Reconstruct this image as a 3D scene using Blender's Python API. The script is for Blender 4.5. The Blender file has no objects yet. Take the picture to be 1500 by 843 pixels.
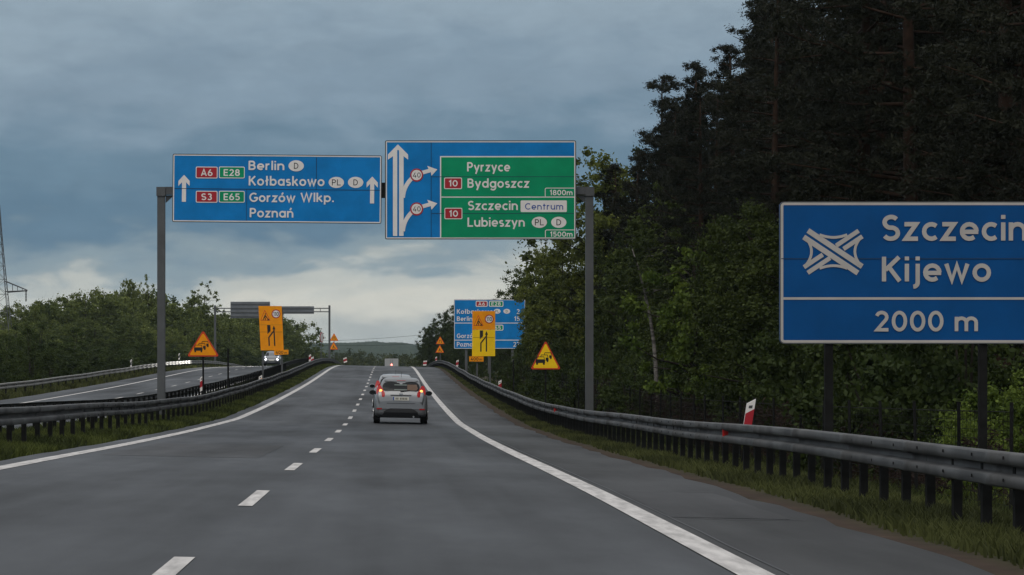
import bpy, bmesh, math, random
import numpy as np
from math import sin, cos, pi, radians, sqrt, atan2, tan

# ------------------------------------------------------------------ camera, world, sun, exposure
S = bpy.context.scene
COL = S.collection
F, VX, VY, EYE = 4200.0, 569.7, 559.0, 1.2      # lens in photo pixels, where the road direction meets the picture, eye height

cam = bpy.data.cameras.new("camera")
cam.sensor_fit = 'HORIZONTAL'
cam.sensor_width = 36.0
cam.lens = 36.0 * F / 1500.0
cam.shift_x = (750 - VX) / 1500.0
cam.shift_y = (VY - 421.5) / 1500.0
cam.clip_start, cam.clip_end = 0.5, 20000
camo = bpy.data.objects.new("camera", cam)
COL.objects.link(camo)
camo.location = (0, 0, EYE)
camo.rotation_euler = (radians(90), 0, 0)
S.camera = camo

SUN_EL, SUN_ROT = radians(52), radians(200)
sun = bpy.data.lights.new("sun", 'SUN')
sun.energy = 1.05
sun.angle = radians(40)
sun.color = (1.0, 0.95, 0.88)
suno = bpy.data.objects.new("sun", sun)
COL.objects.link(suno)
suno.rotation_euler = (radians(90) - SUN_EL, 0, radians(180) - SUN_ROT)

S.view_settings.view_transform = 'Standard'
S.view_settings.look = 'None'
S.view_settings.gamma = 1
S.view_settings.use_curve_mapping = False
S.view_settings.exposure = 0.0
S.cycles.use_denoising = True
try:
    S.cycles.denoiser = 'OPENIMAGEDENOISE'
except Exception:
    pass
S.cycles.max_bounces = 6
S.cycles.filter_width = 1.45
S.cycles.volume_bounces = 0

def make_world():
    w = bpy.data.worlds.new("World")
    S.world = w
    w.use_nodes = True
    nt = w.node_tree
    N, L = nt.nodes, nt.links
    bg = N["Background"]
    bg.inputs[1].default_value = 0.1
    sky = N.new("ShaderNodeTexSky")
    sky.sky_type = 'NISHITA'
    sky.sun_disc = False
    sky.sun_elevation = SUN_EL
    sky.sun_rotation = SUN_ROT
    tc = N.new("ShaderNodeTexCoord")
    sep = N.new("ShaderNodeSeparateXYZ")
    L.new(tc.outputs["Generated"], sep.inputs[0])

    def math_(op, a, b=None, c=None):
        n = N.new("ShaderNodeMath")
        n.operation = op
        for i, v in enumerate((a, b, c)):
            if v is None:
                continue
            if isinstance(v, (int, float)):
                n.inputs[i].default_value = v
            else:
                L.new(v, n.inputs[i])
        return n.outputs[0]

    X, Y, Z = sep.outputs

    def noise(sx, sy, sz, detail, rough, off, dist=0.0):
        cx = N.new("ShaderNodeCombineXYZ")
        L.new(math_('MULTIPLY', X, sx), cx.inputs[0])
        L.new(math_('MULTIPLY', Y, sy), cx.inputs[1])
        L.new(math_('MULTIPLY_ADD', Z, sz, off), cx.inputs[2])
        n = N.new("ShaderNodeTexNoise")
        n.inputs["Scale"].default_value = 1.0
        n.inputs["Detail"].default_value = detail
        n.inputs["Roughness"].default_value = rough
        n.inputs["Distortion"].default_value = dist
        L.new(cx.outputs[0], n.inputs["Vector"])
        return n.outputs[0]

    big = noise(9, 4, 34, 4, 0.55, 3.1, 0.4)
    mid = noise(34, 10, 80, 4, 0.52, 7.7, 0.3)
    fine = noise(80, 20, 210, 4, 0.55, 1.3, 0.4)
    # elevation, warped by the big cloud shapes
    e = math_('ADD', Z, math_('MULTIPLY', math_('SUBTRACT', big, 0.5), 0.045))
    e = math_('ADD', e, math_('MULTIPLY', math_('SUBTRACT', mid, 0.5), 0.034))
    # the pale opening low in the middle sinks away to the sides
    az = math_('DIVIDE', math_('SUBTRACT', X, math_('MULTIPLY', Y, 0.012)), 0.19)
    az2 = math_('MINIMUM', math_('MULTIPLY', az, az), 1.0)
    e = math_('ADD', e, math_('MULTIPLY', az2, 0.012))
    pw = math_('POWER', math_('MAXIMUM', e, 0.0), 0.5)
    ramp = N.new("ShaderNodeValToRGB")
    cr = ramp.color_ramp
    cr.interpolation = 'EASE'
    stops = [(0.0, (.35, .40, .42)), (0.014, (.41, .445, .44)), (0.027, (.61, .605, .545)), (0.038, (.48, .505, .48)),
             (0.047, (.22, .295, .345)), (0.060, (.094, .178, .262)), (0.080, (.120, .205, .285)), (0.104, (.20, .278, .355)),
             (0.135, (.265, .345, .415)), (0.30, (.55, .58, .61)), (0.60, (.70, .72, .75)), (1.0, (.80, .80, .82))]
    while len(cr.elements) < len(stops):
        cr.elements.new(0.5)
    for el, (p, c) in zip(cr.elements, stops):
        el.position = sqrt(p)
        el.color = (*c, 1)
    L.new(pw, ramp.inputs[0])
    fac = math_('ADD', math_('MULTIPLY', math_('SUBTRACT', mid, 0.5), 0.24), 1.0)
    fac = math_('ADD', fac, math_('MULTIPLY', math_('SUBTRACT', fine, 0.5), 0.15))
    sc = N.new("ShaderNodeVectorMath")
    sc.operation = 'SCALE'
    L.new(ramp.outputs[0], sc.inputs[0])
    L.new(math_('MULTIPLY', fac, 10.5), sc.inputs["Scale"])
    mix = N.new("ShaderNodeMix")
    mix.data_type = 'RGBA'
    mix.inputs[0].default_value = 0.96
    L.new(sky.outputs[0], mix.inputs[6])
    L.new(sc.outputs[0], mix.inputs[7])
    L.new(mix.outputs[2], bg.inputs[0])
make_world()

# ------------------------------------------------------------------ helpers
rng = np.random.default_rng(7)
random.seed(7)

def P(px, py, Y):
    return ((px - VX) * Y / F, Y, EYE + (VY - py) * Y / F)

HP = [(-400, 0), (0, 0), (15, 0), (29, -.01), (41, -.05), (57, -.125), (76, -.17), (93, -.165), (107, -.05), (122, .12), (140, .36), (160, .65), (181, .98),
      (217, 1.62), (247, 2.16), (275, 2.55), (303, 2.80), (335, 2.94), (370, 2.88), (410, 2.60), (465, 2.05), (525, 1.25), (600, 0.0), (700, -2.6),
      (850, -6), (1050, -9), (1500, -9), (2200, -6), (3200, 0), (6000, 0), (9000, 0)]
_hy = np.array([p[0] for p in HP], float)
_hz = np.array([p[1] for p in HP], float)
_d = np.diff(_hz) / np.diff(_hy)
_m = np.zeros(len(_hy))
for _i in range(1, len(_hy) - 1):
    if _d[_i - 1] * _d[_i] > 0:
        w1 = 2 * (_hy[_i + 1] - _hy[_i]) + (_hy[_i] - _hy[_i - 1])
        w2 = (_hy[_i + 1] - _hy[_i]) + 2 * (_hy[_i] - _hy[_i - 1])
        _m[_i] = (w1 + w2) / (w1 / _d[_i - 1] + w2 / _d[_i])

def H(y):
    y = np.asarray(y, float)
    i = np.clip(np.searchsorted(_hy, y) - 1, 0, len(_hy) - 2)
    h = _hy[i + 1] - _hy[i]
    t = np.clip((y - _hy[i]) / h, 0, 1)
    t2, t3 = t * t, t * t * t
    return (2 * t3 - 3 * t2 + 1) * _hz[i] + (t3 - 2 * t2 + t) * h * _m[i] + (-2 * t3 + 3 * t2) * _hz[i + 1] + (t3 - t2) * h * _m[i + 1]

CU = [(-3000, 1.5), (-120, .2), (-60, -.3), (-30, -.7), (-25, -.7), (-20.3, -.12), (-9.3, .112), (-7.4, .16), (-5.5, .11), (4.4, -.09), (5.9, -.12), (9.0, -1.1),
      (30, -1.1), (60, -.6), (3000, 0.5)]
_cu = np.array([p[0] for p in CU], float)
_cz = np.array([p[1] for p in CU], float)

def C(u):
    return np.interp(u, _cu, _cz)

def G(u, y):
    return float(H(y) + C(u))

LINE_R, LINE_L, DASH = 2.36, -5.08, -1.36
RAIL_R, RAIL_L, RAIL_M, RAIL_O = 5.33, -6.55, -8.3, -20.1

MATS = {}

def mat(name, col, rough=0.6, metal=0.0, spec=0.4, var=0.0, scale=4.0, emit=None, estr=0.0, stretch=None, col2=None, detail=4, bump=0.0, coat=0.0):
    if name in MATS:
        return MATS[name]
    m = bpy.data.materials.new(name)
    m.use_nodes = True
    nt = m.node_tree
    N, L = nt.nodes, nt.links
    b = N["Principled BSDF"]
    b.inputs["Base Color"].default_value = (*col, 1)
    b.inputs["Roughness"].default_value = rough
    b.inputs["Metallic"].default_value = metal
    b.inputs["Specular IOR Level"].default_value = spec
    b.inputs["Coat Weight"].default_value = coat
    if emit:
        b.inputs["Emission Color"].default_value = (*emit, 1)
        b.inputs["Emission Strength"].default_value = estr
    if var > 0 or col2 is not None:
        tc = N.new("ShaderNodeTexCoord")
        mp = N.new("ShaderNodeMapping")
        mp.inputs["Scale"].default_value = stretch or (1, 1, 1)
        no = N.new("ShaderNodeTexNoise")
        no.inputs["Scale"].default_value = scale
        no.inputs["Detail"].default_value = detail
        no.inputs["Roughness"].default_value = 0.62
        L.new(tc.outputs["Object"], mp.inputs[0])
        L.new(mp.outputs[0], no.inputs["Vector"])
        rp = N.new("ShaderNodeValToRGB")
        c1 = [max(0, c * (1 - var)) for c in col]
        c2 = col2 or [min(1, c * (1 + var)) for c in col]
        rp.color_ramp.elements[0].position = 0.36
        rp.color_ramp.elements[1].position = 0.64
        rp.color_ramp.elements[0].color = (*c1, 1)
        rp.color_ramp.elements[1].color = (*c2, 1)
        L.new(no.outputs[0], rp.inputs[0])
        L.new(rp.outputs[0], b.inputs["Base Color"])
        if bump:
            bp = N.new("ShaderNodeBump")
            bp.inputs["Strength"].default_value = bump
            bp.inputs["Distance"].default_value = 0.02
            L.new(no.outputs[0], bp.inputs["Height"])
            L.new(bp.outputs[0], b.inputs["Normal"])
    MATS[name] = m
    return m

def leaf_mat(name, dark, light, rough=0.65):
    m = bpy.data.materials.new(name)
    m.use_nodes = True
    nt = m.node_tree
    N, L = nt.nodes, nt.links
    b = N["Principled BSDF"]
    b.inputs["Roughness"].default_value = rough
    b.inputs["Specular IOR Level"].default_value = 0.18
    at = N.new("ShaderNodeAttribute")
    at.attribute_name = "tint"
    oi = N.new("ShaderNodeObjectInfo")
    ad = N.new("ShaderNodeMath")
    ad.operation = 'MULTIPLY_ADD'
    L.new(oi.outputs["Random"], ad.inputs[0])
    ad.inputs[1].default_value = 0.5
    sb = N.new("ShaderNodeMath")
    sb.operation = 'SUBTRACT'
    L.new(at.outputs["Fac"], sb.inputs[0])
    sb.inputs[1].default_value = 0.25
    L.new(sb.outputs[0], ad.inputs[2])
    rp = N.new("ShaderNodeValToRGB")
    rp.color_ramp.elements[0].color = (*dark, 1)
    rp.color_ramp.elements[1].color = (*light, 1)
    L.new(ad.outputs[0], rp.inputs[0])
    L.new(rp.outputs[0], b.inputs["Base Color"])
    tr = N.new("ShaderNodeBsdfTranslucent")
    L.new(rp.outputs[0], tr.inputs[0])
    mx = N.new("ShaderNodeMixShader")
    mx.inputs[0].default_value = 0.25
    L.new(b.outputs[0], mx.inputs[1])
    L.new(tr.outputs[0], mx.inputs[2])
    L.new(mx.outputs[0], N["Material Output"].inputs[0])
    MATS[name] = m
    return m

def tag(o, label=None, cat=None, group=None, kind=None):
    if label: o["label"] = label
    if cat: o["category"] = cat
    if group: o["group"] = group
    if kind: o["kind"] = kind
    return o

def empty(name, loc, label, cat, group=None, rz=0.0, rx=0.0):
    o = bpy.data.objects.new(name, None)
    o.empty_display_size = 0.3
    COL.objects.link(o)
    o.location = loc
    o.rotation_euler = (rx, 0, rz)
    return tag(o, label, cat, group)

def mesh_obj(name, me, parent=None, loc=None):
    o = bpy.data.objects.new(name, me)
    COL.objects.link(o)
    if parent: o.parent = parent
    if loc is not None: o.location = loc
    return o

class MB:
    def __init__(self):
        self.v, self.f = [], []

    def add(self, vs, fs):
        n = len(self.v)
        self.v += [tuple(map(float, p)) for p in vs]
        self.f += [tuple(i + n for i in f) for f in fs]
        return self

    def box(self, c, s, rot=None):
        x, y, z = s[0] / 2, s[1] / 2, s[2] / 2
        vs = [(-x, -y, -z), (x, -y, -z), (x, y, -z), (-x, y, -z), (-x, -y, z), (x, -y, z), (x, y, z), (-x, y, z)]
        if rot:
            ca, sa = cos(rot), sin(rot)
            vs = [(a * ca - b * sa, a * sa + b * ca, d) for a, b, d in vs]
        vs = [(a + c[0], b + c[1], d + c[2]) for a, b, d in vs]
        return self.add(vs, [(0, 3, 2, 1), (4, 5, 6, 7), (0, 1, 5, 4), (1, 2, 6, 5), (2, 3, 7, 6), (3, 0, 4, 7)])

    def tube(self, pts, rads, n=8, cap=True):
        pts = [np.array(p, float) for p in pts]
        if isinstance(rads, (int, float)): rads = [rads] * len(pts)
        vs, fs = [], []
        for i, p in enumerate(pts):
            t = pts[min(i + 1, len(pts) - 1)] - pts[max(i - 1, 0)]
            t /= (np.linalg.norm(t) + 1e-9)
            a = np.array((0, 0, 1.)) if abs(t[2]) < .9 else np.array((1., 0, 0))
            e1 = np.cross(t, a); e1 /= np.linalg.norm(e1)
            e2 = np.cross(t, e1)
            for k in range(n):
                q = 2 * pi * k / n
                vs.append(p + rads[i] * (cos(q) * e1 + sin(q) * e2))
        for i in range(len(pts) - 1):
            for k in range(n):
                a, b = i * n + k, i * n + (k + 1) % n
                fs.append((a, b, b + n, a + n))
        if cap:
            fs.append(tuple(range(n))[::-1])
            fs.append(tuple(range((len(pts) - 1) * n, len(pts) * n)))
        return self.add(vs, fs)

    def lathe(self, prof, axis='y', n=20, c=(0, 0, 0)):
        vs, fs = [], []
        for (a, r) in prof:
            for k in range(n):
                q = 2 * pi * k / n
                if axis == 'y': vs.append((c[0] + r * cos(q), c[1] + a, c[2] + r * sin(q)))
                elif axis == 'x': vs.append((c[0] + a, c[1] + r * cos(q), c[2] + r * sin(q)))
                else: vs.append((c[0] + r * cos(q), c[1] + r * sin(q), c[2] + a))
        for i in range(len(prof) - 1):
            for k in range(n):
                a, b = i * n + k, i * n + (k + 1) % n
                fs.append((a, b, b + n, a + n))
        fs.append(tuple(range(n))[::-1])
        fs.append(tuple(range((len(prof) - 1) * n, len(prof) * n)))
        return self.add(vs, fs)

    # flat shapes in the x-z plane, seen from -y
    def poly(self, pts, y):
        a = sum(pts[i][0] * pts[(i + 1) % len(pts)][1] - pts[(i + 1) % len(pts)][0] * pts[i][1] for i in range(len(pts)))
        if a < 0: pts = pts[::-1]
        return self.add([(p[0], y, p[1]) for p in pts], [tuple(range(len(pts)))])

    def prism(self, pts, y0, y1):
        a = sum(pts[i][0] * pts[(i + 1) % len(pts)][1] - pts[(i + 1) % len(pts)][0] * pts[i][1] for i in range(len(pts)))
        if a < 0: pts = pts[::-1]
        n = len(pts)
        vs = [(p[0], y0, p[1]) for p in pts] + [(p[0], y1, p[1]) for p in pts]
        return self.add(vs, [tuple(range(n)), tuple(range(n, 2 * n))[::-1]] + [((i + 1) % n, i, n + i, n + (i + 1) % n) for i in range(n)])

    def ring(self, outer, inner, y):
        n = len(outer)
        return self.add([(p[0], y, p[1]) for p in outer] + [(p[0], y, p[1]) for p in inner],
                        [(i, (i + 1) % n, n + (i + 1) % n, n + i) for i in range(n)])

    def ribbon(self, pts, w, y, closed=False):
        pts = [np.array(p, float) for p in pts]
        n = len(pts)
        L_, R_ = [], []
        for i in range(n):
            if closed:
                a, b, c = pts[i - 1], pts[i], pts[(i + 1) % n]
            else:
                a, b, c = pts[max(i - 1, 0)], pts[i], pts[min(i + 1, n - 1)]
            d1, d2 = b - a, c - b
            if np.linalg.norm(d1) < 1e-9: d1 = d2
            if np.linalg.norm(d2) < 1e-9: d2 = d1
            d1 = d1 / np.linalg.norm(d1); d2 = d2 / np.linalg.norm(d2)
            n1 = np.array((-d1[1], d1[0])); n2 = np.array((-d2[1], d2[0]))
            m = n1 + n2
            m /= (np.linalg.norm(m) + 1e-9)
            k = 1 / max(.45, float(np.dot(m, n1)))
            L_.append(b + m * w / 2 * k); R_.append(b - m * w / 2 * k)
        vs = [(p[0], y, p[1]) for p in L_] + [(p[0], y, p[1]) for p in R_]
        fs = []
        for i in range(n if closed else n - 1):
            j = (i + 1) % n
            fs.append((i, n + i, n + j, j))
        return self.add(vs, fs)

    def build(self, name, m, parent=None, smooth=False, loc=None):
        me = bpy.data.meshes.new(name)
        me.from_pydata(self.v, [], self.f)
        me.update()
        if m: me.materials.append(m)
        if smooth:
            me.polygons.foreach_set("use_smooth", [True] * len(me.polygons))
        return mesh_obj(name, me, parent, loc)

def np_mesh(name, verts, faces, m, tint=None, smooth=False, attr="tint"):
    """verts (n,3), faces (k,q) with one face size"""
    me = bpy.data.meshes.new(name)
    q = faces.shape[1]
    me.vertices.add(len(verts))
    me.vertices.foreach_set("co", np.ascontiguousarray(verts, np.float32).ravel())
    me.loops.add(faces.size)
    me.loops.foreach_set("vertex_index", np.ascontiguousarray(faces, np.int32).ravel())
    me.polygons.add(len(faces))
    me.polygons.foreach_set("loop_start", np.arange(0, faces.size, q, dtype=np.int32))
    me.update(calc_edges=True)
    if tint is not None:
        a = me.attributes.new(attr, 'FLOAT', 'POINT')
        a.data.foreach_set("value", np.ascontiguousarray(tint, np.float32))
    if smooth:
        me.polygons.foreach_set("use_smooth", np.ones(len(faces), bool))
    me.materials.append(m)
    return me

def grid_faces(nr, nc):
    i = np.arange(nr - 1)[:, None] * nc + np.arange(nc - 1)[None, :]
    i = i.ravel()
    return np.stack([i, i + 1, i + nc + 1, i + nc], 1)

def circ(cx, cy, rx, ry=None, n=28, a0=0, a1=360):
    ry = ry or rx
    k = n if a1 - a0 >= 360 else n + 1
    return [(cx + rx * cos(radians(a0 + (a1 - a0) * i / n)), cy + ry * sin(radians(a0 + (a1 - a0) * i / n))) for i in range(k)]

def rrect(x0, z0, x1, z1, r, n=4):
    p = []
    for cx, cz, a in ((x1 - r, z1 - r, 0), (x0 + r, z1 - r, 90), (x0 + r, z0 + r, 180), (x1 - r, z0 + r, 270)):
        p += [(cx + r * cos(radians(a + 90 * i / n)), cz + r * sin(radians(a + 90 * i / n))) for i in range(n + 1)]
    return p

# ------------------------------------------------------------------ road-sign lettering: single-width strokes on a 7-unit cap height
def A_(cx, cy, rx, ry, a0, a1, n=14):
    return [(cx + rx * cos(radians(a0 + (a1 - a0) * i / n)), cy + ry * sin(radians(a0 + (a1 - a0) * i / n))) for i in range(n + 1)]
_o = ('c', A_(2.45, 2.5, 1.95, 2.0, 0, 360 - 360 / 21, 20))
GL = {
 'a': (4.9, [_o, [(4.4, 0), (4.4, 5)]]),
 'b': (4.9, [_o, [(.5, 0), (.5, 7.2)]]),
 'c': (4.1, [A_(2.45, 2.5, 1.95, 2.0, 48, 312)]),
 'd': (4.9, [_o, [(4.4, 0), (4.4, 7.2)]]),
 'e': (4.8, [A_(2.45, 2.5, 1.95, 2.0, 0, 312), [(.6, 2.4), (4.85, 2.4)]]),
 'g': (4.9, [_o, [(4.4, 5), (4.4, 0)] + A_(2.45, -.05, 1.95, 1.55, 0, -150, 8)[1:]]),
 'i': (1.0, [[(.5, 0), (.5, 5)], [(.5, 5.95), (.5, 7.05)]]),
 'j': (1.9, [[(1.4, 5), (1.4, -.3)] + A_(.2, -.3, 1.2, 1.2, 0, -90, 6)[1:], [(1.4, 5.95), (1.4, 7.05)]]),
 'k': (4.3, [[(.5, 0), (.5, 7.2)], [(3.7, 4.9), (.9, 2.3)], [(1.7, 2.9), (4.0, .05)]]),
 'l': (1.0, [[(.5, 0), (.5, 7.2)]]),
 'ł': (2.4, [[(1.2, 0), (1.2, 7.2)], [(.05, 3.2), (2.35, 4.5)]]),
 'm': (7.2, [[(.5, 0), (.5, 5)], [(.5, 3)] + A_(2.05, 3.0, 1.55, 1.5, 180, 0, 10) + [(3.6, 0)], [(3.6, 3)] + A_(5.15, 3.0, 1.55, 1.5, 180, 0, 10) + [(6.7, 0)]]),
 'n': (4.6, [[(.5, 0), (.5, 5)], [(.5, 2.7)] + A_(2.3, 2.7, 1.8, 1.8, 180, 0, 12) + [(4.1, 0)]]),
 'o': (4.9, [_o]),
 'p': (4.9, [_o, [(.5, 5), (.5, -2)]]),
 'r': (3.0, [[(.5, 0), (.5, 5)], [(.5, 2.8)] + A_(2.3, 2.8, 1.8, 1.7, 180, 80, 8)]),
 's': (3.7, [A_(1.85, 3.62, 1.3, .9, 40, 180, 8) + A_(1.85, 3.62, 1.3, 1.1, 180, 250, 4)[1:] + A_(1.85, 1.38, 1.35, 1.15, 70, 0, 4) + A_(1.85, 1.38, 1.35, .9, 0, -145, 8)[1:]]),
 't': (3.0, [[(1.4, 0), (1.4, 6.4)], [(.1, 4.55), (2.9, 4.55)]]),
 'u': (4.6, [[(4.1, 5), (4.1, 0)], [(4.1, 2.3)] + A_(2.3, 2.3, 1.8, 1.8, 0, -180, 12) + [(.5, 5)]]),
 'w': (6.6, [[(.4, 5), (1.95, .3), (3.3, 4.6), (4.65, .3), (6.2, 5)]]),
 'y': (4.6, [[(.4, 5), (2.4, .3)], [(4.2, 5), (1.5, -1.9)]]),
 'z': (3.9, [[(.2, 4.5), (3.3, 4.5), (.55, .5), (3.8, .5)]]),
 'A': (5.6, [[(.4, 0), (2.8, 6.9), (5.2, 0)], [(1.2, 2.1), (4.4, 2.1)]]),
 'B': (4.7, [[(.5, 0), (.5, 7)], [(.5, 6.5), (2.4, 6.5)] + A_(2.4, 5.05, 1.45, 1.45, 90, -90, 10)[1:] + [(.5, 3.6)], [(2.4, 3.6)] + A_(2.5, 2.05, 1.7, 1.55, 90, -90, 10)[1:] + [(.5, .5)]]),
 'C': (5.6, [A_(3.3, 3.5, 2.8, 3.0, 48, 312, 18)]),
 'D': (5.4, [[(.5, 0), (.5, 7)], [(.5, 6.5), (2.0, 6.5)] + A_(2.0, 3.5, 2.9, 3.0, 90, -90, 16)[1:] + [(.5, .5)]]),
 'E': (4.3, [[(.5, 0), (.5, 7)], [(.5, 6.5), (4.2, 6.5)], [(.5, 3.5), (3.8, 3.5)], [(.5, .5), (4.2, .5)]]),
 'G': (6.2, [A_(3.3, 3.5, 2.8, 3.0, 48, 360, 18), [(6.1, 3.2), (3.5, 3.2)]]),
 'K': (5.2, [[(.5, 0), (.5, 7)], [(4.6, 6.9), (.9, 3.2)], [(1.9, 4.0), (4.8, .05)]]),
 'L': (4.2, [[(.5, 7), (.5, .5), (4.2, .5)]]),
 'P': (4.6, [[(.5, 0), (.5, 7)], [(.5, 6.5), (2.4, 6.5)] + A_(2.4, 4.85, 1.7, 1.65, 90, -90, 10)[1:] + [(.5, 3.2)]]),
 'S': (4.7, [A_(2.4, 5.0, 1.75, 1.5, 35, 180, 10) + A_(2.4, 5.0, 1.75, 1.5, 180, 255, 4)[1:] + A_(2.3, 2.05, 1.9, 1.55, 75, 0, 5) + A_(2.3, 2.05, 1.9, 1.55, 0, -150, 10)[1:]]),
 'W': (8.4, [[(.4, 7), (2.4, .4), (4.2, 6.6), (6.0, .4), (8.0, 7)]]),
 '0': (4.9, [('c', A_(2.45, 3.5, 1.95, 3.0, 0, 360 - 360 / 23, 22))]),
 '1': (2.6, [[(.2, 5.2), (1.8, 6.6), (1.8, 0)]]),
 '2': (4.5, [A_(2.2, 4.9, 1.65, 1.6, 165, -38, 12) + [(.7, .5), (4.4, .5)]]),
 '3': (4.4, [A_(2.1, 5.1, 1.5, 1.4, 145, -90, 12), A_(2.1, 2.1, 1.75, 1.6, 90, -145, 14)]),
 '4': (5.0, [[(4.9, 1.9), (.6, 1.9), (3.3, 6.8)], [(3.6, 3.6), (3.6, 0)]]),
 '5': (4.5, [[(4.0, 6.5), (1.0, 6.5), (.8, 3.9)] + A_(2.2, 2.3, 1.8, 1.8, 125, -150, 14)]),
 '6': (4.8, [('c', A_(2.4, 2.2, 1.85, 1.7, 0, 360 - 360 / 19, 18)), [(.6, 2.4), (1.1, 4.3), (3.0, 6.9)]]),
 '8': (4.6, [('c', A_(2.3, 5.1, 1.5, 1.4, 0, 360 - 360 / 17, 16)), ('c', A_(2.3, 2.1, 1.8, 1.6, 0, 360 - 360 / 17, 16))]),
 '.': (1.1, [[(.55, 0), (.55, 1.15)]]),
 ' ': (2.2, []),
}
GL['ó'] = (4.9, [_o, [(2.3, 5.7), (3.4, 7.3)]])
GL['ń'] = (4.6, GL['n'][1] + [[(2.1, 5.7), (3.2, 7.3)]])

def text(mb, s, x0, x1, zbase, cap, y, gap=1.05, weight=1.0, step=0.0006):
    """strokes of s from x0 to x1 (metres) on baseline zbase"""
    tot = sum(GL[c][0] for c in s) + gap * (len(s) - 1)
    k = cap / 7.0
    kx = (x1 - x0) / tot
    x = 0.0
    for c in s:
        adv, strokes = GL[c]
        for i, st in enumerate(strokes):
            closed = isinstance(st, tuple)
            pts = st[1] if closed else st
            mb.ribbon([(x0 + (x + p[0]) * kx, zbase + p[1] * k) for p in pts], weight * (k + kx) / 2, y - i * step, closed)
        x += adv + gap

# ------------------------------------------------------------------ materials
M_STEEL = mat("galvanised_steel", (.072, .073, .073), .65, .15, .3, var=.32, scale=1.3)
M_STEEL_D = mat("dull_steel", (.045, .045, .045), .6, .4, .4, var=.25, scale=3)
M_POST = mat("weathered_post", (.012, .012, .0115), .85, 0, .08, var=.3, scale=5)
M_GREYPAINT = mat("grey_paint", (.082, .085, .086), .55, .1, .4, var=.12, scale=1.5)
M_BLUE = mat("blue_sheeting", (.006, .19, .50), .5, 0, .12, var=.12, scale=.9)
M_BLUE_O = mat("deep_blue_shaded_sheeting", (.002, .065, .215), .5, 0, .12, var=.10, scale=.9)  # a deeper blue, also darkened for the forest's shade on the roadside board
M_WHITE_O = mat("shaded_white_sheeting", (.43, .40, .37), .5, 0, .2, var=.06, scale=2)  # the white sheeting darkened in colour for the same forest shade
M_BLUE_D = mat("blue_ink", (.02, .07, .30), .5)
M_GREEN = mat("green_sheeting", (.003, .27, .12), .5, 0, .12, var=.10, scale=.9)
M_RED = mat("red_sheeting", (.38, .012, .022), .4)
M_WHITE = mat("white_sheeting", (.76, .72, .68), .5, 0, .2, var=.05, scale=2)
M_BLACK = mat("black_sheeting", (.012, .011, .011), .5)
M_SEAM = mat("dark_joint_line", (.006, .03, .07), .7)  # dark tone of the joints between board panels
M_SEAM_O = mat("orange_joint", (.22, .09, .01), .7)
M_ORANGE = mat("orange_sheeting", (.88, .31, .008), .5, 0, .12, var=.07, scale=1.5)
M_YELLOW = mat("yellow_sheeting", (.95, .61, .014), .5, 0, .12, var=.05, scale=1.5)
M_REDEDGE = mat("red_orange_edge", (.60, .05, .012), .45)
M_ALU = mat("aluminium_back", (.17, .18, .19), .5, .5, .4, var=.15, scale=.7)
M_RUBBER = mat("rubber", (.012, .012, .012), .85)
M_PLASTIC = mat("black_plastic", (.014, .014, .015), .6)
M_LINE = mat("road_paint", (.46, .44, .42), .65, 0, .3, var=.26, scale=2.6, stretch=(3, .4, 1), detail=10)

def tarmac(name, c, warm):
    m = bpy.data.materials.new(name)
    m.use_nodes = True
    nt = m.node_tree
    N, L = nt.nodes, nt.links
    b = N["Principled BSDF"]
    tc = N.new("ShaderNodeTexCoord")
    def nz(scale, st, det, rough=.6):
        mp = N.new("ShaderNodeMapping"); mp.inputs["Scale"].default_value = st
        n = N.new("ShaderNodeTexNoise"); n.inputs["Scale"].default_value = scale; n.inputs["Detail"].default_value = det
        n.inputs["Roughness"].default_value = rough
        L.new(tc.outputs["Object"], mp.inputs[0]); L.new(mp.outputs[0], n.inputs["Vector"])
        return n.outputs[0]
    tracks = nz(1.0, (.9, .012, .0), 4)       # long wear bands along the lanes
    blot = nz(.28, (1, .22, 1), 5)              # patches and stains
    grain = nz(22, (1, 1, 1), 6, .75)
    def ma(op, a, b_, c_=None):
        n = N.new("ShaderNodeMath"); n.operation = op
        for i, v in enumerate((a, b_, c_)):
            if v is None: continue
            if isinstance(v, (int, float)): n.inputs[i].default_value = v
            else: L.new(v, n.inputs[i])
        return n.outputs[0]
    s = ma('ADD', ma('MULTIPLY', ma('SUBTRACT', tracks, .5), 2.1), 1.0)
    s = ma('ADD', s, ma('MULTIPLY', ma('SUBTRACT', blot, .5), 1.7))
    s = ma('ADD', s, ma('MULTIPLY', ma('SUBTRACT', grain, .5), .9))
    v = N.new("ShaderNodeVectorMath"); v.operation = 'SCALE'
    v.inputs[0].default_value = c
    L.new(ma('MAXIMUM', s, .45), v.inputs["Scale"])
    L.new(v.outputs[0], b.inputs["Base Color"])
    L.new(ma('MULTIPLY_ADD', blot, -.6, .92), b.inputs["Roughness"])
    b.inputs["Specular IOR Level"].default_value = .2
    bp = N.new("ShaderNodeBump"); bp.inputs["Strength"].default_value = .25; bp.inputs["Distance"].default_value = .01
    L.new(grain, bp.inputs["Height"]); L.new(bp.outputs[0], b.inputs["Normal"])
    return m
M_TAR = tarmac("asphalt", (.038, .0408, .0445), 0)
M_SHOULDER = tarmac("shoulder_asphalt", (.0335, .034, .0345), 1)

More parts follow.
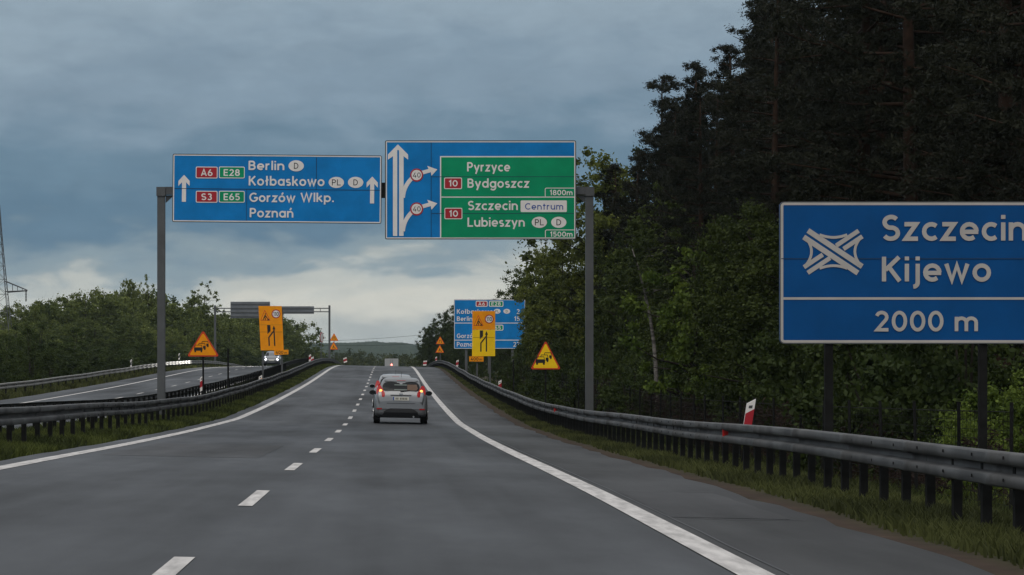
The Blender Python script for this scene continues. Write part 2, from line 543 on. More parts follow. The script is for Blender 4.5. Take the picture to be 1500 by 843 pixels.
def ground_mat():
    m = bpy.data.materials.new("soil_and_turf")
    m.use_nodes = True
    nt = m.node_tree
    N, L = nt.nodes, nt.links
    b = N["Principled BSDF"]
    b.inputs["Roughness"].default_value = .9
    b.inputs["Specular IOR Level"].default_value = .1
    tc = N.new("ShaderNodeTexCoord")
    n1 = N.new("ShaderNodeTexNoise"); n1.inputs["Scale"].default_value = 1.6; n1.inputs["Detail"].default_value = 7; n1.inputs["Roughness"].default_value = .7
    n2 = N.new("ShaderNodeTexNoise"); n2.inputs["Scale"].default_value = .03; n2.inputs["Detail"].default_value = 5
    L.new(tc.outputs["Object"], n1.inputs["Vector"]); L.new(tc.outputs["Object"], n2.inputs["Vector"])
    g = N.new("ShaderNodeValToRGB")
    g.color_ramp.elements[0].position = .35; g.color_ramp.elements[1].position = .68
    g.color_ramp.elements[0].color = (.018, .022, .008, 1); g.color_ramp.elements[1].color = (.042, .048, .014, 1)
    L.new(n1.outputs[0], g.inputs[0])
    s = N.new("ShaderNodeValToRGB")
    s.color_ramp.elements[0].position = .3; s.color_ramp.elements[1].position = .72
    s.color_ramp.elements[0].color = (.024, .015, .010, 1); s.color_ramp.elements[1].color = (.066, .043, .030, 1)
    L.new(n1.outputs[0], s.inputs[0])
    at = N.new("ShaderNodeAttribute"); at.attribute_name = "soil"
    mx = N.new("ShaderNodeMix"); mx.data_type = 'RGBA'
    L.new(at.outputs["Fac"], mx.inputs[0]); L.new(g.outputs[0], mx.inputs[6]); L.new(s.outputs[0], mx.inputs[7])
    L.new(mx.outputs[2], b.inputs["Base Color"])
    return m

# ------------------------------------------------------------------ the setting: ground, roads, markings, hill
YS = np.concatenate([np.arange(-300, 0, 25.), np.arange(0, 120, 1.5), np.arange(120, 480, 4.), np.arange(480, 1200, 20.), np.arange(1200, 9001, 200.)])

def sheet(name, edges_u, ys, dz, m, soil=None, kind='structure', jag=None):
    """edges_u: list of floats or functions of y; one sheet following the road profile"""
    nc = len(edges_u)
    V = np.zeros((len(ys), nc, 3))
    for j, e in enumerate(edges_u):
        u = e(ys) if callable(e) else np.full(len(ys), float(e))
        V[:, j, 0] = u
        V[:, j, 1] = ys
        V[:, j, 2] = H(ys) + np.interp(u, _cu, _cz) + (dz(u, ys) if callable(dz) else dz)
    me = np_mesh(name, V.reshape(-1, 3), grid_faces(len(ys), nc), m, smooth=True)
    if soil is not None:
        a = me.attributes.new("soil", 'FLOAT', 'POINT')
        a.data.foreach_set("value", np.ascontiguousarray(soil(V[:, :, 0], V[:, :, 1]).ravel(), np.float32))
    return tag(mesh_obj(name, me), kind=kind)

def wob(y, k):
    return .05 * np.sin(y * .9 + k) + .04 * np.sin(y * 2.3 + 2 * k) + .03 * np.sin(y * .31 + k)
def edge_r(y): return LINE_R + 1.62 + np.clip(y / 289, 0, 1.2) * .75 + wob(y, 1)
def edge_l(y): return LINE_L - .52 + .5 * wob(y, 2)
def edge_m(y): return -9.42 + .5 * wob(y, 3)
def edge_o(y): return -19.0 + wob(y, 4)

gu = [-3000, -1200, -500, -250, -150, -120, -90, -60, -45, -35, -30, -27, -25, -23, -21.5, -20.3, -19.6, -19.1, -18.8, -17, -15, -12, -9.6, -9.3, -9.0, -8.3, -7.4, -6.5,
      -5.9, -5.5, -5.1, -3, 0, 3, 3.85, 4.05, 4.25, 4.45, 4.7, 5.0, 5.4, 5.9, 6.5, 7.2, 8, 9, 10, 12, 14, 17, 20, 25, 30, 40, 60, 100, 180, 400, 1000, 3000]
def ground_dz(u, y):
    road = ((u < 3.9) & (u > -5.55)) | ((u < -9.5) & (u > -18.9))
    r = .035 * np.sin(u * 1.7 + y * .37) + .03 * np.sin(y * .83 + u * .6)
    far = np.clip((np.abs(u) - 60) / 200, 0, 1) * (1.2 * np.sin(y * .011 + u * .02))
    return np.where(road, -.09, -.035 + np.where(np.abs(u + 7.3) < 20, .35, 1.0) * r * .6) + far
def ground_soil(u, y):
    e = LINE_R + 1.62 + np.clip(y / 289, 0, 1.2) * .75
    a = np.clip(1.15 - np.abs(u - e - .2) / .4, 0, 1)
    b = np.clip(1.1 - np.abs(u + 5.75) / .35, 0, 1) * .6
    c = np.clip((u - 8) / 3, 0, .85) * (y < 1200)
    d = np.clip(1 - np.abs(u + 19.4) / .6, 0, 1) * .8
    return np.maximum(np.maximum(a, b), np.maximum(c, d))
M_GROUND = ground_mat()
sheet("ground", gu, YS, ground_dz, M_GROUND, soil=ground_soil)

YR = YS[(YS >= -60) & (YS <= 900)]
sheet("road", [edge_l, -3, 0, LINE_R - .12], YR, 0.0, M_TAR)
sheet("hard_shoulder", [LINE_R - .12, LINE_R + .8, lambda y: edge_r(y), lambda y: edge_r(y) + .03], YR, lambda u, y: np.where(u > edge_r(y) + .02, -.10, 0.0), M_SHOULDER)
sheet("opposite_road", [edge_o, -15, -12, edge_m], YR, 0.0, M_TAR)

def line_sheet(name, u, w, segs, dz=.006):
    V, Fc = [], []
    for (a, b) in segs:
        n = max(2, int((b - a) / 3) + 1)
        ys = np.linspace(a, b, n)
        base = len(V)
        for y in ys:
            for s in (-.5, .5):
                uu = u + s * w
                V.append((uu, y, float(H(y) + np.interp(uu, _cu, _cz)) + dz))
        for i in range(n - 1):
            Fc.append((base + 2 * i, base + 2 * i + 1, base + 2 * i + 3, base + 2 * i + 2))
    me = bpy.data.meshes.new(name)
    me.from_pydata(V, [], Fc)
    me.materials.append(M_LINE)
    return tag(mesh_obj(name, me), kind='structure')
line_sheet("edge_marking", LINE_R, .25, [(-40, 800)], .008)
line_sheet("edge_marking", LINE_L, .25, [(-40, 800)])
line_sheet("edge_marking", -9.62, .25, [(-40, 800)])
line_sheet("edge_marking", -16.85, .25, [(-40, 800)])
dashes = [(a, a + 4) for a in np.arange(27.1 - 12 * 6, 800, 12)]
line_sheet("lane_marking", DASH, .14, dashes)
line_sheet("lane_marking", -13.2, .14, [(a + 3, b + 3) for a, b in dashes])

M_SEALANT = mat("bitumen_sealant", (.016, .016, .017), .5)
def strip(name, u, w, a, b, dz, m, wig=.02, step=2.0):
    ys = np.arange(a, b, step)
    V = []
    for y in ys:
        o = wig * sin(y * .7 + u) + wig * .7 * sin(y * 1.9)
        for s_ in (-.5, .5):
            V.append((u + o + s_ * w, y, float(H(y) + np.interp(u + o, _cu, _cz)) + dz))
    me = bpy.data.meshes.new(name)
    me.from_pydata(V, [], [(2 * i, 2 * i + 1, 2 * i + 3, 2 * i + 2) for i in range(len(ys) - 1)])
    me.materials.append(m)
    return tag(mesh_obj(name, me), kind='structure')
strip("tar_seam", LINE_R + .24, .02, 12, 330, .004, M_SEALANT, .006)
def cross_crack(y, u0, u1):
    us = np.linspace(u0, u1, 14)
    V = []
    for u in us:
        o = .05 * sin(u * 5 + y) + .03 * sin(u * 11 + 2 * y)
        for s_ in (-.5, .5):
            V.append((u, y + o + s_ * .04, float(H(y) + np.interp(u, _cu, _cz)) + .0045))
    me = bpy.data.meshes.new("road_crack")
    me.from_pydata(V, [], [(2 * i, 2 * i + 1, 2 * i + 3, 2 * i + 2) for i in range(len(us) - 1)])
    me.materials.append(M_SEALANT)
    tag(mesh_obj("road_crack", me), kind='structure')
for y, a_, b_ in ((26.4, 2.75, 3.85), (33.5, 2.7, 3.8), (44, 2.6, 3.9), (58, 2.65, 4.0), (88, 2.7, 4.1)):
    cross_crack(y, a_, b_)
M_PATCH = tarmac("patch_asphalt", (.034, .034, .035), 0)
def patch(u0, u1, y0, y1):
    us, ys = np.linspace(u0, u1, 4), np.linspace(y0, y1, 10)
    V = [(u + .02 * sin(y * 3), y, float(H(y) + np.interp(u, _cu, _cz)) + .0035) for y in ys for u in us]
    me = bpy.data.meshes.new("road_patch")
    me.from_pydata(V, [], [tuple(int(k) for k in f) for f in grid_faces(10, 4)])
    me.materials.append(M_PATCH)
    tag(mesh_obj("road_patch", me), kind='structure')
patch(2.62, 3.75, 26.6, 33.2)
patch(-4.6, -2.1, 46, 57)
patch(.2, 1.9, 118, 131)

def hill(name, x0, x1, y0, y1, peak, nx, ny, m, seed):
    r = np.random.default_rng(seed)
    xs, ys = np.linspace(x0, x1, nx), np.linspace(y0, y1, ny)
    Xg, Yg = np.meshgrid(xs, ys)
    t = (Yg - y0) / (y1 - y0)
    base = np.sin(pi * np.clip(t, 0, 1)) ** .8
    shape = peak(Xg) * base
    bump = np.zeros_like(Xg)
    for k in range(26):
        a, f_ = r.uniform(0, 2 * pi), r.uniform(.05, .5)
        bump += np.sin(f_ * (Xg * cos(a) + Yg * .6 * sin(a)) + r.uniform(0, 6)) / (1 + 3 * f_)
    z = shape + bump * .22 * base + r.normal(0, .35, Xg.shape) * base - 14 * (1 - base)
    V = np.stack([Xg, Yg, z], -1).reshape(-1, 3)
    me = np_mesh(name, V, grid_faces(ny, nx), m, tint=r.random(nx * ny))
    return tag(mesh_obj(name, me), kind='structure')
M_WOODHILL = leaf_mat("wooded_hill", (.016, .030, .016), (.036, .056, .026), .9)
hill("hill", -420, 320, 2500, 3500, lambda x: np.interp(x, [-420, -200, -90, -55, -26, -16, -4, 12, 19, 33, 60, 120, 320], [30, 36, 39.5, 41, 42, 43, 41.5, 41.4, 40, 39, 38, 35, 28]), 520, 46, M_WOODHILL, 3)

# ------------------------------------------------------------------ crash barriers
PROF = [(0, 0), (.070, -.005), (.084, -.018), (.087, -.060), (.085, -.100), (.055, -.116), (0, -.128), (0, -.182), (.055, -.194), (.085, -.210), (.087, -.250), (.084, -.292), (.070, -.305), (0, -.31)]

def guardrail(u0, face, y0, y1, step, label, top=.72, reflectors=(), m=None):
    root = empty("guardrail", (u0, y0, G(u0, y0)), label, "crash barrier", "steel crash barriers along the motorway")
    ys = []
    y = y0
    while y < y1:
        ys += [y, y + .32, y + .325, y + 2.0, y + 3.995]
        y += 4.0
    ys = np.array(ys)
    lap = np.tile(np.array([.010, .010, 0, 0, 0]), len(ys) // 5)
    zt = H(ys) + C(u0) + top + .012 * np.sin(ys * .23 + u0)
    du = .012 * np.sin(ys * .17 + 2 * u0)
    V = np.zeros((len(ys), len(PROF), 3))
    for j, (o, z) in enumerate(PROF):
        V[:, j, 0] = face * (o + lap) + du
        V[:, j, 1] = ys - y0
        V[:, j, 2] = zt + z - G(u0, y0)
    me = np_mesh("beam", V.reshape(-1, 3), grid_faces(len(ys), len(PROF)), m or M_STEEL, smooth=False)
    b = mesh_obj("beam", me, root)
    pm = MB()
    pm.box((0, 0, -.50), (.085, .10, .92))
    pm.box((face * .018, 0, -.155), (.03, .13, .20))
    for bz in (-.06, -.25):
        pm.box((face * (.045 + .0895), 0, bz), (.008, .028, .028))
    pmesh = None
    py = np.arange(y0 + .8, y1, step)
    far = MB()
    for i, yy in enumerate(py):
        loc = (-face * .045, yy - y0, float(H(yy)) + C(u0) + top - G(u0, y0))
        if i < 100:
            if pmesh is None:
                o = pm.build("post", M_POST, root); pmesh = o.data
            else:
                o = mesh_obj("post", pmesh, root)
            o.location = loc
        else:
            far.box((loc[0], loc[1], loc[2] - .46), (.05, .11, .86))
    if far.v:
        tag(far.build("post", M_POST, root), kind='stuff')
    for ry in reflectors:
        r = MB()
        r.prism(rrect(-.045, -.07, .045, .07, .02), -.012, .012)
        o = r.build("reflector", mat("red_reflector", (.5, .015, .012), .4), root)
        o.location = (face * .05, ry - y0, float(H(ry)) + C(u0) + top - .155 - G(u0, y0))
    return root

guardrail(RAIL_R, -1, 9, 430, 1.333, "long grey steel crash barrier bordering the shoulder below the dark forest", reflectors=(45, 91))
guardrail(RAIL_L, 1, 9, 400, 2.0, "grey steel crash barrier between the lane's white line and the grassy median")
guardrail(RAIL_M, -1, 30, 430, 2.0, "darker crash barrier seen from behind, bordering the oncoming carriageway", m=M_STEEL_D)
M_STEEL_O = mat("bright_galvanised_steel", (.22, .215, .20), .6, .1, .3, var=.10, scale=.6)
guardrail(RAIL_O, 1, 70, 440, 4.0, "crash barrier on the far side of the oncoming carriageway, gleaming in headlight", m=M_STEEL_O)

# ------------------------------------------------------------------ signs
class Sign:
    def __init__(s, name, label, cat, Y, pxc, group=None, tilt=0.0, zbase=None, yaw=0.0):
        s.Y, s.pxc, s.k, s.tilt = Y, pxc, Y / F, tilt
        X = (pxc - VX) * Y / F
        s.z0 = G(X, Y) if zbase is None else zbase
        s.root = empty(name, (X, Y, s.z0), label, cat, group, rz=yaw)
    def p(s, px, py):
        py = py - s.tilt * (px - s.pxc)
        return ((px - s.pxc) * s.k, EYE + (VY - py) * s.k - s.z0)
    def q(s, px, py):                        # no untilt
        return ((px - s.pxc) * s.k, EYE + (VY - py) * s.k - s.z0)
    def part(s, mb, name, m, parent=None, tilt=True):
        o = mb.build(name, m, parent or s.root)
        return o
    def rect(s, x0, y0, x1, y1, r=0):
        a, b = s.q(x0, y1), s.q(x1, y0)
        if r: return rrect(a[0], a[1], b[0], b[1], r * s.k, 4)
        return [(a[0], a[1]), (b[0], a[1]), (b[0], b[1]), (a[0], b[1])]
    def board(s, x0, y0, x1, y1, m, name="board", r=2.5, depth=.05, edge=M_GREYPAINT, border=2.6, bin=1.2, white=M_WHITE):
        mb = MB(); mb.prism(s.rect(x0, y0, x1, y1, r), 0, depth)
        b = s.part(mb, name, m)
        if border:
            mb = MB(); mb.ring(s.rect(x0, y0, x1, y1, r), s.rect(x0 + bin, y0 + bin, x1 - bin, y1 - bin, max(.3, r - bin)), -.004)
            s.part(mb, "edge_trim", edge, b)
            mb = MB(); mb.ring(s.rect(x0 + bin, y0 + bin, x1 - bin, y1 - bin, max(.3, r - bin)), s.rect(x0 + border, y0 + border, x1 - border, y1 - border, max(.3, r - border)), -.005)
            s.part(mb, "border", white, b)
        return b
    def lettering(s, items, m=M_WHITE, parent=None, y=-.016, weight=1.25):
        mb = MB()
        for (t, x0, x1, ytop, ybase) in items:
            a, b = s.q(x0, ybase), s.q(x1, ytop)
            text(mb, t, a[0], b[0], a[1], b[1] - a[1], y, weight=weight)
        return s.part(mb, "lettering", m, parent)
    def badge(s, x0, y0, x1, y1, m, txt, tx0, tx1, ty0, ty1, parent, name="route_badge"):
        mb = MB(); mb.poly(s.rect(x0, y0, x1, y1, 2), -.0115)
        b = s.part(mb, name, M_WHITE, parent)
        mb = MB(); mb.poly(s.rect(x0 + 1.2, y0 + 1.2, x1 - 1.2, y1 - 1.2, 1.2), -.0135)
        s.part(mb, "colour_field", m, b)
        s.lettering([(txt, tx0, tx1, ty0, ty1)], M_WHITE, b)
        return b
    def oval(s, cx, cy, rx, ry, txt, tw, th, parent):
        c = s.q(cx, cy)
        mb = MB(); mb.poly(circ(c[0], c[1], rx * s.k, ry * s.k, 26), -.0125)
        b = s.part(mb, "country_oval", M_WHITE, parent)
        s.lettering([(txt, cx - tw / 2, cx + tw / 2, cy - th / 2, cy + th / 2)], M_BLACK, b, weight=.9)
        return b
    def shape(s, polys, m, name, parent=None, y=-.009):
        mb = MB()
        for i, pl in enumerate(polys): mb.poly([s.q(*p) for p in pl], y - .0006 * i)
        return s.part(mb, name, m, parent)
    def stroke(s, strokes, w, m, name, parent=None, y=-.009):
        mb = MB()
        for i, st in enumerate(strokes): mb.ribbon([s.q(*p) for p in st], w * s.k, y - .0006 * i)
        return s.part(mb, name, m, parent)
    def post(s, px, ytop, w=.10, name="post", m=M_GREYPAINT, back=.10, depth=None):
        x, z = s.q(px, ytop)
        gz = G(x + (s.pxc - VX) * s.k, s.Y) - s.z0 - .3
        mb = MB(); mb.box((x, back, (z + gz) / 2), (w, depth or w, z - gz))
        return s.part(mb, name, m)

def arrow_up(cx, tip, bot, w, hw, hh, barb):
    """motorway arrow: barbed head, stem of width w"""
    return [(cx - w / 2, bot), (cx + w / 2, bot), (cx + w / 2, tip + hh - barb * .25), (cx + hw, tip + hh + barb * .6), (cx + hw, tip + hh - barb * .55),
            (cx, tip), (cx - hw, tip + hh - barb * .55), (cx - hw, tip + hh + barb * .6), (cx - w / 2, tip + hh - barb * .25)]

# ---- the main gantry (two posts and a twin beam) and the two boards that hang on it
YG = 95.0
xl, xr = (235 - VX) * YG / F, (864.5 - VX) * YG / F
zt = P(0, 273.5, YG)[2]
root = empty("sign_gantry", ((xl + xr) / 2, YG, 0), "grey steel gantry spanning our carriageway, carrying the two big overhead boards", "gantry")
for x in (xl, xr):
    o = x - (xl + xr) / 2
    g = G(x, YG)
    mb = MB()
    mb.prism(rrect(o - .125, g - .3, o + .125, zt - .02, .02), .22, .52)
    p_ = mb.build("post", M_GREYPAINT, root)
    sgn = 1 if o < 0 else -1
    mb = MB()
    mb.prism([(o - .15, zt), (o + .15, zt), (o + .15, zt - .30), (o - .15, zt - .30)], .18, .56)
    mb.build("post_cap", M_GREYPAINT, p_)
    mb = MB()
    mb.prism([(o + sgn * .15, zt - .27), (o + sgn * .42, zt - .27), (o + sgn * .15, zt - .52)], .32, .42)
    mb.build("gusset", M_GREYPAINT, p_)
    mb = MB(); mb.box((o, .37, g + .03), (.55, .6, .10)); mb.build("foot_plate", M_STEEL_D, p_)
mb = MB(); mb.box((0, .37, zt - .12), (xr - xl - .31, .30, .25))
mb.build("beam", M_GREYPAINT, root)
for px, w in ((300, .1), (400, .1), (510, .1), (561.5, .16), (610, .1), (700, .1), (800, .1)):
    mb = MB(); mb.box(((px - VX) * YG / F - (xl + xr) / 2, .12, zt - .12), (w, .20, .5)); mb.build("hanger", M_POST, root)

s = Sign("gantry_board", "blue overhead board with straight-on arrows for Berlin, Kołbaskowo, Gorzów Wlkp. and Poznań", "road sign", YG, 253, zbase=P(0, 226, YG)[2])
b = s.board(253, 225.5, 559.5, 325.5, M_BLUE)
s.root.rotation_euler[1] = radians(.5)
s.lettering([("Berlin", 364.5, 416.5, 235, 248.2), ("Kołbaskowo", 365, 475.5, 257.2, 271), ("Gorzów", 366, 433, 281.7, 295), ("Wlkp.", 441, 489.5, 281.2, 294.3), ("Poznań", 366.8, 430.3, 304.2, 317.6)], parent=b)
for cx, d in ((270, 0), (545.6, 0)):
    s.shape([arrow_up(cx, 256.3, 295.8, 6.0, 8.2, 12.5, 6.5)], M_WHITE, "arrow", b)
s.badge(287, 244, 319, 261.2, M_RED, "A6", 294.8, 311.6, 248, 257.6, b)
s.badge(321, 243.6, 358.8, 260.8, M_GREEN, "E28", 328, 351.5, 247.6, 257.2, b)
s.badge(287.4, 279.5, 319.2, 296.8, M_RED, "S3", 295.5, 311, 283.4, 293, b)
s.badge(321.2, 279.2, 359, 296.4, M_GREEN, "E65", 328.3, 351.8, 283.2, 292.8, b)
s.oval(434, 241.7, 11.3, 8.2, "D", 6.6, 8.8, b)
s.oval(493, 265.5, 11.3, 8.2, "PL", 13, 8.8, b)
s.oval(521.3, 265.2, 11.3, 8.2, "D", 6.6, 8.8, b)
s.shape([s_ for s_ in ([(256, 276.0), (557, 276.0), (557, 276.9), (256, 276.9)], [(463.3, 229), (464.1, 229), (464.1, 276), (463.3, 276)], [(361.5, 277), (362.1, 277), (362.1, 323), (361.5, 323)])], M_SEAM, "panel_joint", b, -.0095)

s = Sign("gantry_board", "blue and green overhead board showing two exits marked 40 for Pyrzyce, Bydgoszcz and Szczecin Centrum", "road sign", YG, 704, zbase=P(0, 206, YG)[2])
b = s.board(564, 206, 844, 351, M_BLUE, bin=1.4, border=2.8)
mb = MB(); mb.poly(s.rect(644.5, 229, 841.2, 348.2), -.006); fld = s.part(mb, "green_panel", M_WHITE, b)
mb = MB(); mb.poly(s.rect(646.3, 230.8, 841.2, 288.2), -.0085); s.part(mb, "colour_field", M_GREEN, fld)
mb = MB(); mb.poly(s.rect(646.3, 289.8, 841.2, 348.2), -.0085); s.part(mb, "colour_field", M_GREEN, fld)
s.lettering([("Pyrzyce", 684.5, 747, 238, 251.5), ("Bydgoszcz", 685, 775, 262, 275.3), ("Szczecin", 685.5, 758.3, 294.7, 308), ("Lubieszyn", 685, 768.5, 319, 332.4),
             ("1800m", 805.5, 838.5, 278.6, 286.3), ("1500m", 806, 838.5, 339.8, 347)], parent=fld)
s.stroke([[(798.6, 288.5), (798.6, 277.2), (800, 275.9), (841, 275.9)], [(798.9, 348), (798.9, 338.6), (800.3, 337.2), (841, 337.2)]], 1.1, M_WHITE, "distance_frame", fld, -.012)
mb = MB(); mb.poly(s.rect(762.6, 294, 830.3, 311, 1.5), -.012); cb = s.part(mb, "centre_plate", M_WHITE, fld)
s.lettering([("Centrum", 769, 825, 298, 307.4)], M_BLUE_D, cb, weight=.95)
s.badge(650.5, 260.4, 676.8, 277.3, M_RED, "10", 657.5, 670.3, 264.4, 273.4, fld)
s.badge(651, 304.8, 677.3, 321.4, M_RED, "10", 658, 670.8, 308.8, 317.6, fld)
s.oval(790, 326, 11.2, 8.2, "PL", 13, 9, fld)
s.oval(818.5, 326, 11.2, 8.2, "D", 7, 9, fld)
def bez(p0, p1, p2, n=10):
    return [((1 - t) ** 2 * p0[0] + 2 * t * (1 - t) * p1[0] + t * t * p2[0], (1 - t) ** 2 * p0[1] + 2 * t * (1 - t) * p1[1] + t * t * p2[1]) for t in [i / n for i in range(n + 1)]]
s.shape([[(575.6, 346), (581.9, 346), (581.9, 221), (582.9, 219.5), (582.9, 211.8), (568.2, 226.8), (568.2, 234.2), (575.6, 229.2)],
         [(584.6, 346), (591.2, 346), (591.2, 229.2), (597.8, 234.2), (597.8, 226.8), (582.9, 211.8), (582.9, 219.5), (584.6, 221)]], M_WHITE, "lane_arrow", b)
for dy in (0, 49.6):
    s.stroke([bez((590.2, 290 + dy) if dy == 0 else (590.2, 339), (591.5, 272 + dy), (604.5, 260.5 + dy))], 6.0, M_WHITE, "exit_branch", b, -.011)
    s.shape([[(617, 250.8 + dy), (627.8, 247.8 + dy), (625.6, 243.2 + dy), (640.6, 248.6 + dy), (632, 258 + dy), (631, 252.6 + dy), (618.2, 256.3 + dy)]], M_WHITE, "exit_arrow", b, -.011)
    c = s.q(610.3, 256.8 + dy)
    mb = MB(); mb.poly(circ(c[0], c[1], 9.6 * s.k), -.0125); lim = s.part(mb, "speed_limit_disc", M_RED, b)
    mb = MB(); mb.poly(circ(c[0], c[1], 7.6 * s.k), -.0145); s.part(mb, "white_field", M_WHITE, lim)
    s.lettering([("40", 604.8, 616.2, 253 + dy, 260.6 + dy)], M_BLACK, lim, -.017, weight=.85)
s.shape([[(631.2, 209), (632, 209), (632, 348), (631.2, 348)], [(632.4, 258.9), (841, 258.9), (841, 259.7), (632.4, 259.7)], [(632.4, 312.6), (841, 312.6), (841, 313.4), (632.4, 313.4)]], M_SEAM, "panel_joint", b, -.0095)

# ---- the big blue board by the shoulder
s = Sign("direction_sign", "big blue board Szczecin Kijewo 2000 m standing before the forest", "road sign", 47.0, 1330)
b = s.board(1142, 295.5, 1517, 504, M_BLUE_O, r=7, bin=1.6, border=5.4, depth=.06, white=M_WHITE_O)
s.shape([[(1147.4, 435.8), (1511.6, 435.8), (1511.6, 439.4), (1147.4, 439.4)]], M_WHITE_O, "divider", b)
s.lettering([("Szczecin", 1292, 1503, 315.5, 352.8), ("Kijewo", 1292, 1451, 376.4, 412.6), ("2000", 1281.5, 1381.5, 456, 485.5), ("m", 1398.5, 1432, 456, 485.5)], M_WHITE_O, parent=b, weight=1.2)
def zz(x, y): return (1150 + x / 8.43, 320 + y / 8.43)
A1, A2 = (255, 192), (925, 637)
dx, dy = A2[0] - A1[0], A2[1] - A1[1]
ln = sqrt(dx * dx + dy * dy); nx, ny = -dy / ln, dx / ln
def offs(o, t0=0, t1=1, p=A1, q=A2, n=(nx, ny)):
    return [zz(p[0] + (q[0] - p[0]) * t0 + n[0] * o, p[1] + (q[1] - p[1]) * t0 + n[1] * o), zz(p[0] + (q[0] - p[0]) * t1 + n[0] * o, p[1] + (q[1] - p[1]) * t1 + n[1] * o)]
B1, B2 = (255, 640), (930, 190)
l2 = sqrt((B2[0] - B1[0]) ** 2 + (B2[1] - B1[1]) ** 2)
bn = ((B2[1] - B1[1]) / l2 * -1, (B2[0] - B1[0]) / l2)
W8 = 54 / 8.43
s.stroke([offs(-48), offs(48)], 66 / 8.43, M_WHITE_O, "interchange_symbol", b)
mb = MB()
for o, ta, tb in ((-42, .345, .59), (42, .41, .655)):
    mb.ribbon([s.q(*q_) for q_ in offs(o, 0, ta, B1, B2, bn)], W8 * s.k, -.0105)
    mb.ribbon([s.q(*q_) for q_ in offs(o, tb, 1, B1, B2, bn)], W8 * s.k, -.0111)
s.part(mb, "interchange_symbol", M_WHITE_O, b)
s.stroke([[zz(*q_) for q_ in bez((425, 203), (595, 272), (765, 203))], [zz(*q_) for q_ in bez((425, 620), (595, 553), (765, 620))],
          [zz(*q_) for q_ in bez((255, 245), (395, 410), (255, 580))], [zz(*q_) for q_ in bez((930, 245), (790, 410), (930, 580))]], 33 / 8.43, M_WHITE_O, "slip_road_symbol", b, -.0125)
s.shape([[(1144, 378.8), (1515, 378.8), (1515, 380.0), (1144, 380.0)]], M_SEAM, "panel_joint", b, -.0075)
s.post(1215, 300, .13, m=M_POST); s.post(1441, 300, .13, m=M_POST)

# ---- the distance sign behind the roadworks board
s = Sign("direction_sign", "blue distance board with A6 and E28 badges, half hidden behind the yellow roadworks board", "road sign", 250.0, 717)
b = s.board(665, 439, 769.5, 511.3, M_BLUE, r=1.0, bin=.35, border=1.0, depth=.08)
s.shape([[(666, 473), (768.5, 473), (768.5, 474.1), (666, 474.1)], [(666, 498), (768.5, 498), (768.5, 499.1), (666, 499.1)]], M_WHITE, "divider", b)
s.lettering([("Kołbaskowo", 669.3, 722, 453.2, 460), ("Berlin", 669.3, 692, 464, 470.4), ("Gorzów", 669.3, 699, 489, 495.6), ("Poznań", 669.3, 697, 501.3, 508)], parent=b, weight=1.15)
s.lettering([("22", 752, 761, 501.3, 508), ("15", 753.5, 761, 464, 470.4), ("2", 757, 761, 453.2, 460)], parent=b, weight=1.15)
s.badge(696.8, 441, 714.3, 449.8, M_RED, "A6", 700.5, 710.5, 443, 447.9, b)
s.badge(716.2, 441, 737.4, 449.8, M_GREEN, "E28", 719.8, 733.5, 443, 447.9, b)
s.badge(696.8, 476, 714.3, 484.6, M_RED, "S3", 700.5, 710.5, 478, 482.8, b)
s.badge(716.2, 476, 737.4, 484.6, M_GREEN, "E65", 719.8, 733.5, 478, 482.8, b)
s.oval(728.3, 456.3, 5.0, 3.6, "PL", 5.5, 3.6, b); s.oval(742.3, 456.3, 5.0, 3.6, "D", 2.8, 3.6, b)
s.post(683, 445, .22, back=.22); s.post(717, 445, .26, back=.24); s.post(751, 445, .22, back=.22)

# ---- warning triangles with queueing cars
def tri(cx, top, bot, hw, r):
    pts = [(cx, top), (cx - hw, bot), (cx + hw, bot)]
    out = []
    for i in range(3):
        a, b_, c = pts[i - 1], pts[i], pts[(i + 1) % 3]
        for (p, q) in ((a, b_), (c, b_)):
            l = sqrt((p[0] - q[0]) ** 2 + (p[1] - q[1]) ** 2)
            out.append((q[0] + (p[0] - q[0]) * r / l, q[1] + (p[1] - q[1]) * r / l))
    return out

def queue_shapes(cx, bot, k):
    f = lambda pts: [(cx + a * k, bot + b * k) for a, b in pts]
    bodies = [[(-14.4, -9.2), (-14.4, -13.4), (-13.8, -14.6), (-1.6, -14.6), (-.8, -13.4), (-.8, -9.2)], [(-13.8, -6.7), (-13.8, -9.2), (-11.2, -9.2), (-11.2, -6.7)], [(-4.0, -6.7), (-4.0, -9.2), (-1.4, -9.2), (-1.4, -6.7)],
              [(0, -12.4), (0, -17.0), (3.6, -17.0), (4.2, -16), (4.2, -12.4)], [(1.5, -10.6), (1.5, -12.4), (3.7, -12.4), (3.7, -10.6)],
              [(5.2, -16.6), (5.2, -20.4), (8.3, -20.4), (8.9, -19.6), (8.9, -16.6)], [(6.5, -15), (6.5, -16.6), (8.5, -16.6), (8.5, -15)]]
    frames = [[(-13.4, -14.6), (-12.6, -18.2), (-2.6, -18.2), (-1.8, -14.6)], [(-7.2, -18.4), (-6.4, -20.9), (2.6, -20.9), (3.4, -17.0)], [(-2.0, -21.2), (-1.2, -24.1), (7.6, -24.1), (8.2, -20.4)]]
    return [f(b) for b in bodies], [f(b) for b in frames]

